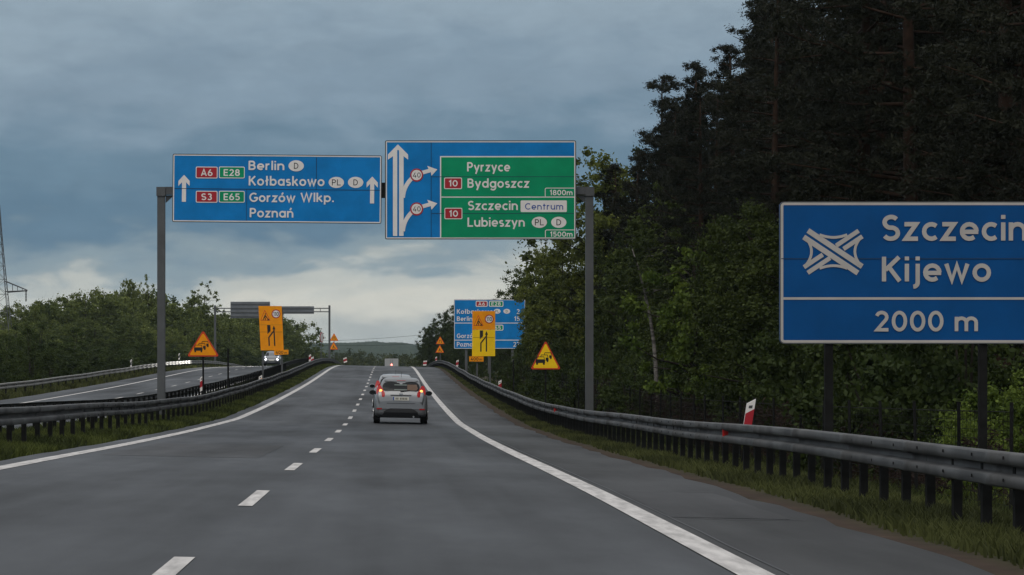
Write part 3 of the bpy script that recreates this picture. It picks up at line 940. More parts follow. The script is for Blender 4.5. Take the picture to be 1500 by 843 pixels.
def queue_sign(label, Y, cx, top, bot, hw, field, edge):
    s = Sign("warning_sign", label, "warning sign", Y, cx)
    mb = MB(); mb.prism([s.q(*p) for p in tri(cx, top, bot, hw, 2.4)], 0, .03); b = s.part(mb, "plate", edge)
    mb = MB(); mb.poly([s.q(*p) for p in tri(cx, top + 3.8, bot - 1.8, hw - 3.2, 2.0)], -.005); s.part(mb, "colour_field", field, b)
    k = (bot - top) / 42.0
    ps, rs = queue_shapes(cx, bot, k)
    s.shape(ps, M_BLACK, "car_symbols", b, -.009)
    s.stroke(rs, .75 * k, M_BLACK, "car_symbols", b, -.014)
    s.post(cx, top + 12, .065, m=M_POST, back=.07)
    return s
queue_sign("bright yellow queue-warning triangle with red rim on a thin post before the dark trees", 115.0, 799.3, 499, 541.3, 22.3, M_YELLOW, M_REDEDGE)
s = queue_sign("dull orange queue-warning triangle with red rim standing in the grassy median", 107.0, 297.5, 484, 522.5, 23.6, M_ORANGE, M_REDEDGE)

# ---- roadworks boards
def man_symbol(s, x0, y0, x1, y1, parent, m=M_BLACK, edge=True, y=-.010):
    """roadworks pictogram in a box: triangle outline, digging man and heap"""
    w, h = x1 - x0, y1 - y0
    f = lambda a, b_: (x0 + a * w, y0 + b_ * h)
    st = [[f(.45, .38), f(.36, .62)], [f(.36, .62), f(.22, .96)], [f(.38, .60), f(.50, .78), f(.48, .97)], [f(.47, .40), f(.62, .60)], [f(.45, .52), f(.78, .78)]]
    s.stroke(st, .09 * w, m, "roadworks_symbol", parent, y)
    c = f(.50, .27)
    q = s.q(*c)
    mb = MB(); mb.poly(circ(q[0], q[1], .075 * w * s.k, n=12), y - .004); mb.poly([s.q(*f(.66, .97)), s.q(*f(.80, .74)), s.q(*f(.98, .97))], y - .0045)
    s.part(mb, "roadworks_symbol", m, parent)

def works_board(label, Y, cx, corners, upper, lower, plate, split, posts, plate_field):
    """corners: x of left/right edge at top and at bottom, y top and bottom (the left board leans)"""
    (xl0, xr0, yt), (xl1, xr1, yb) = corners
    s = Sign("roadworks_sign", label, "roadworks sign", Y, cx)
    def q(a, t): return (xl0 + (xl1 - xl0) * t + a * ((xr0 - xl0) + ((xr1 - xl1) - (xr0 - xl0)) * t), yt + (yb - yt) * t)
    def quad(a0, t0, a1, t1): return [q(a0, t0), q(a1, t0), q(a1, t1), q(a0, t1)]
    mb = MB(); mb.prism([s.q(*p) for p in quad(0, 0, 1, split - .002)], 0, .05); up = s.part(mb, "upper_panel", upper)
    mb = MB(); mb.prism([s.q(*p) for p in quad(0, split + .002, 1, 1)], 0, .05); lo = s.part(mb, "lower_panel", lower)
    # little roadworks triangle
    t_ = [q(.26, .085), q(.05, .325), q(.49, .325)]
    mb = MB(); mb.poly([s.q(*p) for p in t_], -.006); tr = s.part(mb, "warning_triangle", M_REDEDGE if upper is M_ORANGE else M_BLACK, up)
    t2 = [q(.26, .112), q(.085, .312), q(.445, .312)]
    mb = MB(); mb.poly([s.q(*p) for p in t2], -.008); s.part(mb, "colour_field", upper, tr)
    a, b_ = q(.10, .125), q(.46, .33)
    man_symbol(s, a[0], a[1], b_[0], b_[1], tr)
    c = s.q(*q(.74, .178))
    R = 6.5
    mb = MB(); mb.poly(circ(c[0], c[1], R * s.k, n=26), -.006); d = s.part(mb, "speed_limit_disc", M_RED, up)
    mb = MB(); mb.poly(circ(c[0], c[1], (R - 1.35) * s.k, n=26), -.009); s.part(mb, "white_field", M_WHITE, d)
    x_, y_ = q(.74, .178)
    s.lettering([("110", x_ - 3.9, x_ + 3.9, y_ - 3.0, y_ + 3.0)], M_BLACK, d, -.013, weight=1.15)
    # closed left lane joins the right lane
    s.shape([[q(.33, .43), q(.47, .43), q(.47, .56), q(.33, .63)]], M_BLACK, "closed_lane_symbol", lo)
    s.stroke([[q(.62, .90), q(.62, .50)], [q(.38, .90), q(.38, .71), q(.61, .56)]], 1.9, M_BLACK, "lane_arrow", lo, -.010)
    s.shape([[q(.62, .44), q(.555, .525), q(.685, .525)]], M_BLACK, "lane_arrow", lo, -.013)
    s.stroke([[q(.02, .585), q(.98, .585)]], .4, M_SEAM_O, "panel_joint", lo, -.016)
    x0, y0, x1, y1, tl = plate
    mb = MB(); mb.prism([s.q(x0, y0), s.q(x1, y0 + tl), s.q(x1, y1 + tl), s.q(x0, y1)], -.06, -.03); pl = s.part(mb, "distance_plate", plate_field)
    mid = (y0 + y1) / 2 + tl * .4
    s.lettering([("400", x0 + 2.2, x0 + (x1 - x0) * .64, mid - 2.3, mid + 2.3), ("m", x0 + (x1 - x0) * .72, x1 - 2.2, mid - 1.2, mid + 2.3)], M_BLACK, pl, -.068, weight=1.0)
    for px, w in posts: s.post(px, yt + 4, w, back=.13, m=M_GREYPAINT)
    return s
works_board("yellow roadworks board with lane-closed arrow and 110 disc standing before a blue sign", 190.0, 708, ((692, 725.3, 456), (691.5, 725.3, 522)), M_ORANGE, M_YELLOW,
            (687.3, 522.3, 708.3, 529.8, 0.2), .415, ((699, .11), (718, .11)), M_ORANGE)
works_board("orange roadworks board with lane-closed arrow and 110 disc in the median before a grey gantry", 186.0, 397, ((378.6, 412.6, 448.6), (382, 415.6, 513.6)), M_ORANGE, M_ORANGE,
            (401.6, 513.4, 422.6, 520.2, -.8), .425, ((385, .11), (413, .11)), M_ORANGE)

# ---- stacked small triangles on the crest
def stack_sign(label, cx, top):
    s = Sign("warning_sign", label, "warning sign", 360.0, cx)
    for i, (dx, dy) in enumerate(((0, 0), (-.6, 12.6))):
        mb = MB(); mb.prism([s.q(*p) for p in tri(cx + dx, top + dy, top + dy + 11.6, 6.6, .8)], 0, .04); b = s.part(mb, "triangle_plate", M_REDEDGE)
        mb = MB(); mb.poly([s.q(*p) for p in tri(cx + dx, top + dy + 1.5, top + dy + 10.9, 5.3, .6)], -.006); s.part(mb, "colour_field", M_ORANGE, b)
        if i == 0:
            s.stroke([[(cx - 1.7, top + 9.9), (cx - 1.5, top + 7.2), (cx - .7, top + 5)], [(cx + 1.7, top + 9.9), (cx + 1.3, top + 7.2), (cx + .9, top + 5)]], .9, M_BLACK, "narrowing_symbol", b)
        else:
            man_symbol(s, cx + dx - 3.4, top + dy + 3.2, cx + dx + 3.4, top + dy + 10.4, b)
    s.post(cx, top + 4, .09, m=M_GREYPAINT, back=.09)
stack_sign("pair of small orange warning triangles stacked on one post below the round tree clump", 644.8, 492.8)
stack_sign("pair of small orange warning triangles stacked beside the grey gantry post", 489.3, 488.2)

# ---- round sign seen almost edge-on
s = Sign("round_sign", "narrow round sign with red rim turned almost edge-on near the grey gantry post", "road sign", 340.0, 471.2, yaw=radians(0))
zc = s.q(471.2, 494.5)[1]
mb = MB(); mb.lathe([(-.02, .60), (.02, .60)], n=24, c=(0, 0, zc)); b = s.part(mb, "disc", M_RED)
mb = MB(); mb.poly(circ(0, zc, .49), -.026); s.part(mb, "white_field", M_WHITE, b)
mb = MB(); mb.box((0, .07, zc / 2), (.08, .08, zc)); s.part(mb, "post", M_GREYPAINT)
s.root.rotation_euler[2] = radians(72)

# ---- gantry over the oncoming carriageway, seen from the back
YB = 340.0
xl, xr = (315 - VX) * YB / F, (482.6 - VX) * YB / F
xm = (xl + xr) / 2
root = empty("sign_gantry", (xm, YB, 0), "grey gantry over the oncoming carriageway, seen from behind", "gantry")
z1, z2 = P(0, 452.0, YB)[2], P(0, 457.0, YB)[2]
for x in (xl, xr):
    mb = MB(); g = G(x, YB); mb.box((x - xm, 0, (z1 + .15 + g) / 2), (.24, .30, z1 + .15 - g + .4)); mb.build("post", M_GREYPAINT, root)
for z in (z1, z2):
    mb = MB(); mb.box((0, 0, z), (xr - xl - .25, .2, .11)); mb.build("beam", M_GREYPAINT, root)
for i in range(9):
    x = (xr - xl) * (.08 + .84 * i / 8) - (xr - xl) / 2
    mb = MB(); mb.box((x, 0, (z1 + z2) / 2), (.07, .08, abs(z1 - z2) - .12)); mb.build("brace", M_GREYPAINT, root)
for (a, b_, c, d, lb) in ((337.6, 442.3, 395.5, 466.5, "larger grey sign back hanging from the gantry over the oncoming road"), (396.4, 449, 460, 460, "narrow grey sign back hanging beside the larger one")):
    s = Sign("gantry_board", lb, "road sign", YB - .3, (a + c) / 2, zbase=P(0, d, YB)[2])
    mb = MB(); mb.prism(s.rect(a, b_, c, d), .05, .10); bd = s.part(mb, "board", M_ALU)
    n = 4 if d - b_ > 15 else 2
    for i in range(n):
        yy = b_ + (d - b_) * (i + .6) / n
        mb = MB(); x0, z0 = s.q(a, yy); x1, _ = s.q(c, yy); mb.box(((x0 + x1) / 2, .015, z0), (x1 - x0 - .06, .07, .12)); s.part(mb, "stiffener", M_GREYPAINT, bd)

# ---- marker posts and thin bare posts
def delineator(px, ytop, Y, label, h=None, w=.13, lean=0.0, band=M_RED, ybot=None):
    x, _, z = P(px, ytop, Y)
    g = G(x, Y)
    h = max(.7, min(1.35, z - g))
    root = empty("marker_post", (x, Y, z - h), label, "marker post", "white and red marker posts along the motorway")
    mb = MB()
    mb.prism([(-w / 2, h - .68), (w / 2, h - .62), (w / 2, h), (-w / 2, h - .10)], 0, .06)
    b = mb.build("body", M_WHITE, root)
    mb = MB()
    mb.poly([(-w / 2, h - .52), (w / 2, h - .44), (w / 2, h - .15 - .02), (-w / 2, h - .25 - .02)], -.004)
    mb.build("red_band", band, b)
    mb = MB(); mb.tube([(0, .03, -.25), (0, .03, h - .66)], .018, 6); mb.build("stem", M_POST, root)
    mb = MB(); mb.poly([(-.03, h - .175), (.03, h - .165), (.03, h - .115), (-.03, h - .13)], -.004); mb.build("printed_mark", M_GREYPAINT, b)
    root.rotation_euler[1] = radians(lean)
    return root
delineator(1086, 582.5, 48.0, "white marker post with red band leaning behind the barrier, under the big blue board", lean=9, w=.135)
delineator(732.4, 556.5, 151, "white marker post with red band behind the barrier, before grey sign legs", w=.16)
delineator(668.6, 527, 250, "small marker post with red band behind the barrier's curve, left of the yellow board", w=.2, lean=6)
delineator(639.0, 522.5, 357, "tiny red and white marker post beneath the stacked triangles on the crest", w=.2)
delineator(621.5, 528.0, 351, "pale red-topped marker post at the far end of the barrier beside the shoulder", w=.42, lean=8)
delineator(381.5, 549.5, 156, "white marker post with orange foot on the median grass below the orange roadworks board", w=.18, band=M_ORANGE)
delineator(454.0, 519.0, 262, "marker post with white head beside the dark median barrier near the crest", w=.2)
delineator(457.5, 522.5, 256, "red marker post just behind the white-headed one near the crest", w=.24)
delineator(507.0, 523.5, 350, "leaning white marker post with red top at the end of the median barrier", w=.42, lean=-8)
delineator(295.2, 550.5, 121, "red and white marker post in the median behind the orange triangle's post", w=.13)
delineator(191.8, 526.5, 233, "slim white marker post behind the gleaming far barrier, near the tall gantry post", w=.13, band=M_GREYPAINT)
delineator(262.3, 517.5, 287, "slim white marker post behind the gleaming far barrier, beside the orange triangle", w=.13, band=M_GREYPAINT)
def bare_post(px, ytop, Y, label, w=.07):
    x, _, z = P(px, ytop, Y)
    g = G(x, Y)
    mb = MB(); mb.tube([(0, 0, -.3), (0, 0, z - g)], w / 2, 8); mb.tube([(0, 0, z - g), (0, 0, z - g + .02)], w / 2 + .006, 8)
    o = mb.build("metal_post", M_POST, None, loc=(x, Y, g))
    tag(o, label, "post")
bare_post(334.2, 512, 132, "thin bare dark post in the median, between triangle sign and orange board", .085)
bare_post(752.3, 529, 138, "thin bare dark post behind the barrier, beside the yellow triangle")

# ------------------------------------------------------------------ vehicles
M_SILVER = mat("silver_car_paint", (.215, .22, .226), .36, .45, .35, coat=.25)
M_SILVER2 = mat("pale_silver_paint", (.27, .28, .29), .30, .5, .5, coat=.6)
M_GREYCAR = mat("grey_car_paint", (.13, .135, .145), .32, .4, .5, coat=.6)
M_GLASS = mat("dark_car_glass", (.008, .009, .010), .12, 0, .25)
M_TRIM = mat("satin_black_trim", (.02, .02, .021), .55)
M_PANE = mat("pale_painted_reflection", (.15, .175, .16), .8)  # pale tone painting reflection and see-through onto the rear glass
M_PANE2 = mat("orange_brown_painted_reflection", (.13, .08, .055), .8)  # brownish tone painting reflection and see-through onto the rear glass
M_TAIL = mat("tail_light_red", (.30, .004, .006), .3, 0, .3, emit=(1.0, .012, .010), estr=.05)
M_BRAKE = mat("brake_lamp", (.8, .2, .05), .3, emit=(1.0, .42, .10), estr=2.2)
M_REFL = mat("bumper_reflector", (.34, .012, .012), .25, coat=.4)
M_CHROME = mat("bright_rim", (.45, .45, .45), .3, .9)
M_PLATE = mat("number_plate_white", (.62, .60, .52), .5)
M_HEAD = mat("headlamp_lit", (.9, .9, 1), .2, emit=(.93, .93, 1.0), estr=9.0)
M_DRL = mat("upper_lamp_lit", (.9, .9, 1), .2, emit=(.95, .95, 1.0), estr=2.5)

class CarShape:
    y = [0, .04, .12, .22, .36, .50, .70, 1.2, 1.7, 2.2, 2.5, 2.75, 2.95, 3.2, 3.5, 3.75, 3.9, 3.97]
    zt = [.72, .93, 1.07, 1.21, 1.37, 1.455, 1.485, 1.495, 1.47, 1.40, 1.28, 1.14, 1.01, .95, .89, .81, .71, .60]
    zb = [.36, .29, .25, .23, .22, .21, .20, .19, .19, .19, .19, .19, .19, .19, .21, .24, .29, .36]
    wm = [.74, .80, .83, .85, .86, .865, .865, .865, .865, .865, .865, .86, .86, .85, .83, .78, .70, .60]
    wt = [.68, .73, .70, .665, .62, .595, .59, .59, .59, .59, .60, .64, .68, .70, .69, .66, .60, .52]
    def __init__(s, wid=1.0, hei=1.0, N=90):
        u = np.linspace(0, 1, N)
        u = .5 - .5 * np.cos(pi * u)                       # denser at both ends
        s.Y = u * 3.97
        def sm(a):
            r = np.interp(s.Y, s.y, a)
            for _ in range(2):
                r[1:-1] = (r[:-2] + 2 * r[1:-1] + r[2:]) / 4
            return r
        s.ZT, s.ZB, s.WM, s.WT = sm(s.zt) * hei, sm(s.zb), sm(s.wm) * wid, sm(s.wt) * wid
        s.wid, s.hei = wid, hei
    def section(s, i):
        zt, zb, wm, wt = s.ZT[i], s.ZB[i], s.WM[i], s.WT[i]
        belt = min(.94 * s.hei, zt - .10)
        sh = min(.12, (zt - belt) * .35)
        mid = zb + (belt - zb) * .42
        right = [(0, zb), (wm - .16, zb), (wm - .05, zb + .03), (wm - .015, zb + .12), (wm, mid), (wm - .004, belt - .16), (wm - .03, belt - .03), (wm - .055, belt),
                 (wt + .03, zt - sh), (wt - .02, zt - sh * .42), (wt - .10, zt - .012), (wt * .45, zt + .010), (0, zt + .014)]
        return right + [(-x, z) for x, z in right[-2:0:-1]]
    def side_x(s, y, z):
        zt, wm, wt = (np.interp(y, s.Y, a) for a in (s.ZT, s.WM, s.WT))
        belt = min(.94 * s.hei, zt - .10)
        t = (z - belt) / max(.05, zt - .10 - belt)
        return (wm - .055) + (wt + .03 - (wm - .055)) * min(1, max(0, t))
    def rear_y(s, z):
        k = s.Y < .8
        return float(np.interp(z, s.ZT[k], s.Y[k]))
    def front_y(s, z):
        k = s.Y > 2.0
        return float(np.interp(z, s.ZT[k][::-1], s.Y[k][::-1]))

def loft_body(cs):
    mb = MB()
    vs, fs = [], []
    n = None
    for i in range(len(cs.Y)):
        sec = cs.section(i)
        n = len(sec)
        vs += [(x, cs.Y[i], z) for x, z in sec]
    for i in range(len(cs.Y) - 1):
        for k in range(n):
            a, b = i * n + k, i * n + (k + 1) % n
            fs.append((a, b, b + n, a + n))
    fs.append(tuple(range(n))[::-1])
    fs.append(tuple(range((len(cs.Y) - 1) * n, len(cs.Y) * n)))
    return mb.add(vs, fs)

def end_panel(cs, rows, off=.012, front=False, nc=9, bulge=0.0):
    """a panel lying on the rear (or front) of the body: rows of (z, x_left, x_right)"""
    mb = MB()
    vs = []
    for (z, a, b) in rows:
        for k in range(nc):
            x = a + (b - a) * k / (nc - 1)
            y = cs.front_y(z) + off if front else cs.rear_y(z) - off
            e = max(0, abs(x) - .55) * .28 if z > .74 * cs.hei else 0.0      # the corners wrap round
            y = y - e if front else y + e
            vs.append((x, y, z))
    mb.add(vs, [tuple(int(q) for q in f) for f in grid_faces(len(rows), nc)])
    if not front:
        mb.f = [f[::1] for f in mb.f]
    return mb

def resample(rows, n=14):
    r = np.array(rows, float)
    z = np.linspace(r[0, 0], r[-1, 0], n)
    return [(float(q), float(np.interp(q, r[:, 0], r[:, 1])), float(np.interp(q, r[:, 0], r[:, 2]))) for q in z]

def make_wheel(parent, x, y, r=.305, w=.195):
    mb = MB()
    mb.lathe([(-w / 2, r * .62), (-w / 2, r * .92), (-w * .36, r), (w * .36, r), (w / 2, r * .92), (w / 2, r * .62)], 'x', 28)
    t = mb.build("wheel", M_RUBBER, parent, smooth=False, loc=(x, y, r))
    sg = 1 if x > 0 else -1
    mb = MB(); mb.lathe([(sg * (w / 2 + .002), r * .6), (sg * (w / 2 + .012), r * .55), (sg * (w / 2 - .02), r * .2)], 'x', 20)
    mb.build("rim", M_CHROME, t)
    mb = MB()
    for k in range(5):
        q = 2 * pi * k / 5
        mb.tube([(sg * (w / 2 + .014), 0, 0), (sg * (w / 2 + .016), r * .56 * cos(q), r * .56 * sin(q))], .022, 6)
    mb.build("spokes", M_CHROME, t)

def make_car(label, u, Y, paint, wid=1.0, hei=1.0, oncoming=False, slim=False, braking=True):
    cs = CarShape(wid, hei)
    slope = math.atan2(float(H(Y + 1.5) - H(Y - 1.5)), 3.0)
    root = empty("car", (u, Y, G(u, Y) + .004), label, "car", None, rz=pi if oncoming else 0.0, rx=-slope if oncoming else slope)
    if not oncoming: root.rotation_euler[1] = math.atan(.02)
    body = loft_body(cs).build("body", paint, root, smooth=True)
    h = hei
    # back end
    win = end_panel(cs, resample([(1.055 * h, -.50, .50), (1.08 * h, -.57, .57), (1.14 * h, -.605, .605), (1.20 * h, -.60, .60), (1.27 * h, -.575, .575), (1.32 * h, -.53, .53), (1.345 * h, -.46, .46), (1.36 * h, -.36, .36)]), .012)
    win = win.build("rear_window", M_GLASS, root, smooth=True)
    if not oncoming:
        end_panel(cs, [(1.085 * h, -.22, .19), (1.27 * h, -.22, .19)], .0145).build("painted_reflection", M_PANE, win)  # flat panels on the glass, coloured as its reflection and see-through
        end_panel(cs, [(1.085 * h, .20, .50), (1.14 * h, .20, .54), (1.27 * h, .20, .50)], .0145).build("painted_reflection", M_PANE2, win)
    mb = MB(); mb.tube([(-.02, cs.rear_y(1.05 * h) - .03, 1.045 * h), (.30, cs.rear_y(1.09 * h) - .035, 1.09 * h)], [.02, .009], 6); mb.build("wiper", M_PLASTIC, win)
    # roof spoiler: a lip that closes the roof above the window
    sp = end_panel(cs, resample([(1.365 * h, -.45, .45), (1.385 * h, -.53, .53), (1.42 * h, -.565, .565), (1.455 * h, -.56, .56)], 8), .03).build("spoiler", paint, root, smooth=True)
    end_panel(cs, [(1.392 * h, -.14, .14), (1.405 * h, -.14, .14)], .034).build("high_brake_light", M_REFL, sp)
    for sx in (-1, 1):
        rows = [(.865, .535, .62), (.93, .515, .775), (1.0, .525, .795), (1.08, .575, .79), (1.16, .62, .77), (1.235, .665, .735)]
        rows = [(z * h, a * wid, b * wid) for z, a, b in rows]
        if sx < 0: rows = [(z, -b, -a) for z, a, b in rows]
        tl = end_panel(cs, resample(rows, 12), .016, nc=7).build("tail_light", M_TAIL, root, smooth=True)
        c = (sx * .655 * wid, cs.rear_y(1.055 * h) - .022, 1.055 * h)
        mb = MB(); mb.lathe([(-.004, .052), (-.014, .03)], 'y', 18, (c[0], c[1] + .03, c[2])); mb.build("lamp", M_BRAKE if braking else M_TAIL, tl)
        rows = [(.455, sx * .69 - .085, sx * .69 + .085), (.50, sx * .69 - .09, sx * .69 + .09)]
        end_panel(cs, [(z, a * wid, b * wid) for z, a, b in rows], .03 if False else .016, nc=5).build("bumper_reflector", M_REFL, root)
        # mirrors
        mb = MB()
        my, mz = 2.42, .99 * h
        mb.lathe([(-.085, .03), (-.07, .075), (.02, .085), (.08, .05), (.10, .02)], 'y', 16, (0, 0, 0))
        mb.v = [(x * 1.35 + sx * (.93 * wid), y + my, z * .95 + mz) for x, y, z in mb.v]
        mi = mb.build("mirror", paint if not slim else M_TRIM, root, smooth=True)
        mb = MB(); mb.lathe([(-.088, .072), (-.084, .074)], 'y', 16)
        mb.v = [(x * 1.3 + sx * (.93 * wid), y + my, z * .92 + mz) for x, y, z in mb.v]
        mb.build("mirror_glass", M_GLASS, mi)
        mb = MB(); mb.tube([(sx * .80 * wid, my + .03, mz - .05), (sx * .88 * wid, my + .02, mz - .02)], .025, 6); mb.build("mirror_arm", M_TRIM, mi)
        # side glass
        vs = []
        yy = np.linspace(.72, 2.62, 20)
        for j in range(5):
            for y in yy:
                zt = np.interp(y, cs.Y, cs.ZT); belt = min(.94 * h, zt - .1)
                z = belt + .035 + (zt - .125 - belt - .035) * j / 4
                vs.append((sx * (cs.side_x(y, z) + .008), y, z))
        mb = MB(); mb.add(vs, [tuple(int(q) for q in f) for f in grid_faces(5, 20)])
        sw = mb.build("side_window", M_GLASS, root, smooth=True)
        mb = MB(); yb = 1.62; z0_, z1_ = .96 * h, 1.37 * h
        mb.add([(sx * (cs.side_x(yb, z0_) + .012), yb, z0_), (sx * (cs.side_x(yb, z0_) + .012), yb + .08, z0_), (sx * (cs.side_x(yb, z1_) + .012), yb + .05, z1_), (sx * (cs.side_x(yb, z1_) + .012), yb - .02, z1_)], [(0, 1, 2, 3)])
        mb.build("door_pillar", M_TRIM, sw)
        for wy in (.62, 3.12):
            mb = MB(); mb.lathe([(-.006, .355), (.006, .355)], 'x', 26, (sx * (.862 * wid), wy, .315)); mb.build("wheel_arch", M_TRIM, root)
            make_wheel(root, sx * (.765 * wid), wy)
        # roof rail lines and door shut line
        mb = MB(); mb.tube([(sx * .57 * wid, y, np.interp(y, cs.Y, cs.ZT) - .018) for y in np.linspace(.62, 2.2, 12)], .012, 6); mb.build("roof_strip", M_TRIM, root)
    # tailgate lines, plate and lower bumper
    end_panel(cs, [(.905 * h, -.33, .33), (.935 * h, -.34, .34)], .016).build("plate_lamp_strip", M_TRIM, root)
    mb = MB(); mb.box((0, cs.rear_y(.92) - .02, .955 * h), (.11, .012, .05)); mb.build("badge", M_CHROME, root)
    end_panel(cs, [(.655 * h, -.44, .44), (.667 * h, -.47, .47)], .013).build("tailgate_gap", M_TRIM, root)
    yp = cs.rear_y(.80) - .016
    mb = MB(); mb.prism(rrect(-.26, .755 * h, .26, .87 * h, .01), yp - .012, yp); pl = mb.build("number_plate", M_PLATE, root)
    mb = MB(); mb.poly([(-.255, .76 * h), (-.215, .76 * h), (-.215, .865 * h), (-.255, .865 * h)], yp - .014); mb.build("blue_strip", M_BLUE_D, pl)
    mb = MB()
    for i_, x_ in enumerate((-.17, -.115, -.03, .02, .07, .12, .17)):
        mb.poly([(x_, .778 * h), (x_ + .034, .778 * h), (x_ + .034, .846 * h), (x_, .846 * h)], yp - .015)
    mb.build("plate_lettering", mat("blurred_plate_ink", (.16, .145, .115), .6), pl)
    low = resample([(.20, -.60, .60), (.27, -.68, .68), (.33, -.63, .63), (.40, -.53, .53), (.46, -.44, .44), (.495, -.34, .34)], 12)
    vs = []
    for (z, a, b) in low:
        for k in range(11):
            x = a + (b - a) * k / 10
            vs.append((x, -.015 + max(0, .36 - z) * .55 + max(0, abs(x) - .5) * .25, z))
    mb = MB(); mb.add(vs, [tuple(int(q) for q in f) for f in grid_faces(12, 11)]); mb.build("bumper_insert", M_TRIM, root, smooth=True)
    mb = MB(); mb.box((0, 1.95, .24), (1.35, 3.3, .10)); mb.build("underbody", M_PLASTIC, root)
    mb = MB(); mb.lathe([(0, .03), (.25, .03)], 'y', 12, (.42, -.01, .235)); mb.build("exhaust", M_CHROME, root)
    mb = MB(); mb.tube([(0, .78, 1.49 * h), (0, .62, 1.49 * h + .17)], .006, 5); mb.build("aerial", M_PLASTIC, root)
    # front end
    ws = end_panel(cs, resample([(1.02 * h, -.66, .66), (1.1 * h, -.64, .64), (1.36 * h, -.57, .57), (1.385 * h, -.5, .5)], 10), .012, True)
    ws.build("windscreen", M_GLASS, root, smooth=True)
    yf = 3.97
    mb = MB(); mb.prism([(-.50, .28), (.50, .28), (.44, .50), (-.44, .50)], yf + .004, yf + .02); gr = mb.build("grille", M_TRIM, root)
    for z in (.34, .40, .46):
        mb = MB(); mb.box((0, yf + .028, z), (.86, .008, .018)); mb.build("grille_bar", M_CHROME, gr)
    mb = MB(); mb.prism(rrect(-.26, .52, .26, .63, .01), yf + .006, yf + .018); mb.build("number_plate", M_PLATE, root)
    for sx in (-1, 1):
        zl = .66
        mb = MB(); mb.lathe([(0, .13), (.05, .12), (.08, .05)], 'y', 18, (0, 0, 0))
        mb.v = [(x * 1.25 + sx * .58 * wid, y + 3.84, z * .8 + zl) for x, y, z in mb.v]
        hl = mb.build("headlight", M_GLASS, root, smooth=True)
        if oncoming:
            mb = MB(); mb.lathe([(0, .088), (.02, .06)], 'y', 18); mb.v = [(x * 1.1 + sx * .58 * wid, y + 3.925, z + zl - .02) for x, y, z in mb.v]
            mb.build("lamp", M_HEAD, hl)
            mb = MB(); mb.lathe([(0, .042), (.012, .03)], 'y', 14); mb.v = [(x * 1.7 + sx * .66 * wid, y + cs.front_y(.92) + .03, z * .6 + .93) for x, y, z in mb.v]
            mb.build("upper_lamp", M_DRL, hl)
            sl = bpy.data.lights.new("headlamp_beam", 'SPOT')
            sl.energy = 16000; sl.spot_size = radians(30); sl.spot_blend = .8; sl.shadow_soft_size = .08; sl.color = (1, .95, .86)
            so = bpy.data.objects.new("headlamp_beam", sl); COL.objects.link(so); so.parent = root
            so.location = (sx * .58, 4.12, zl); so.rotation_euler = (radians(90 - 0.0), 0, radians(-12))
            so.rotation_euler = (radians(88.8), 0, radians(-19))
    return root

make_car("silver hatchback with glowing brake lights, driving nearest in our lane", .37, 92.4, M_SILVER, slim=True)
make_car("pale silver car just ahead, mostly hidden behind the nearer hatchback", .24, 112, M_SILVER2, wid=1.0, hei=.985, braking=False)
make_car("grey oncoming car with bright headlights, below the orange roadworks board", (400 - VX) * 306 / F, 306, M_GREYCAR, wid=1.03, hei=1.03, oncoming=True)

def make_van(u, Y):
    slope = math.atan2(float(H(Y + 2) - H(Y - 2)), 4.0)
    z = G(u, Y) + .004
    root = empty("van", (u, Y, z), "pale grey box van with a red light, vanishing over the crest ahead", "van", rx=slope)
    top = P(0, 525.6, Y)[2] - z
    w = 2.0
    M_BOX = mat("pale_grey_panel", (.34, .34, .335), .6, var=.06, scale=.8)
    mb = MB(); mb.prism(rrect(-w / 2, .45, w / 2, top, .06), 0, 3.6); mb.build("cargo_box", M_BOX, root)
    for sx in (-1, 1):
        mb = MB(); mb.prism([(sx * .02, .5), (sx * (w / 2 - .06), .5), (sx * (w / 2 - .06), top - .07), (sx * .02, top - .07)], -.02, -.004); d = mb.build("rear_door", M_BOX, root)
        mb = MB(); mb.tube([(sx * .16, -.04, .55), (sx * .16, -.04, top - .1)], .014, 6); mb.build("handle", M_STEEL, d)
        mb = MB(); mb.prism([(sx * .88 - .06, .48), (sx * .88 + .06, .48), (sx * .88 + .06, .62), (sx * .88 - .06, .62)], -.03, -.022); mb.build("tail_light", M_TAIL, root)
        for wy in (.8, 4.3):
            make_wheel(root, sx * .86, wy, .33, .2)
    mb = MB(); mb.lathe([(-.07, .12), (-.05, .14), (-.021, .14)], 'y', 16, (0, 0, P(0, 534.7, Y)[2] - z)); mb.build("red_lamp", mat("red_lamp_lit", (.8, .05, .04), .3, emit=(1, .25, .2), estr=4.0), root)
    mb = MB(); mb.prism(rrect(-.92, .4, .92, 1.15, .1), 3.6, 5.3); mb.prism(rrect(-.88, 1.15, .88, top - .1, .2), 3.602, 4.7); mb.build("cab", M_BOX, root)
    mb = MB(); mb.box((0, 1.9, .38), (1.2, 3.9, .14)); mb.build("chassis", M_PLASTIC, root)
    mb = MB(); mb.box((0, -.05, .42), (1.8, .08, .12)); mb.build("bumper", M_TRIM, root)
make_van((573.6 - VX) * 420 / F, 420.0)

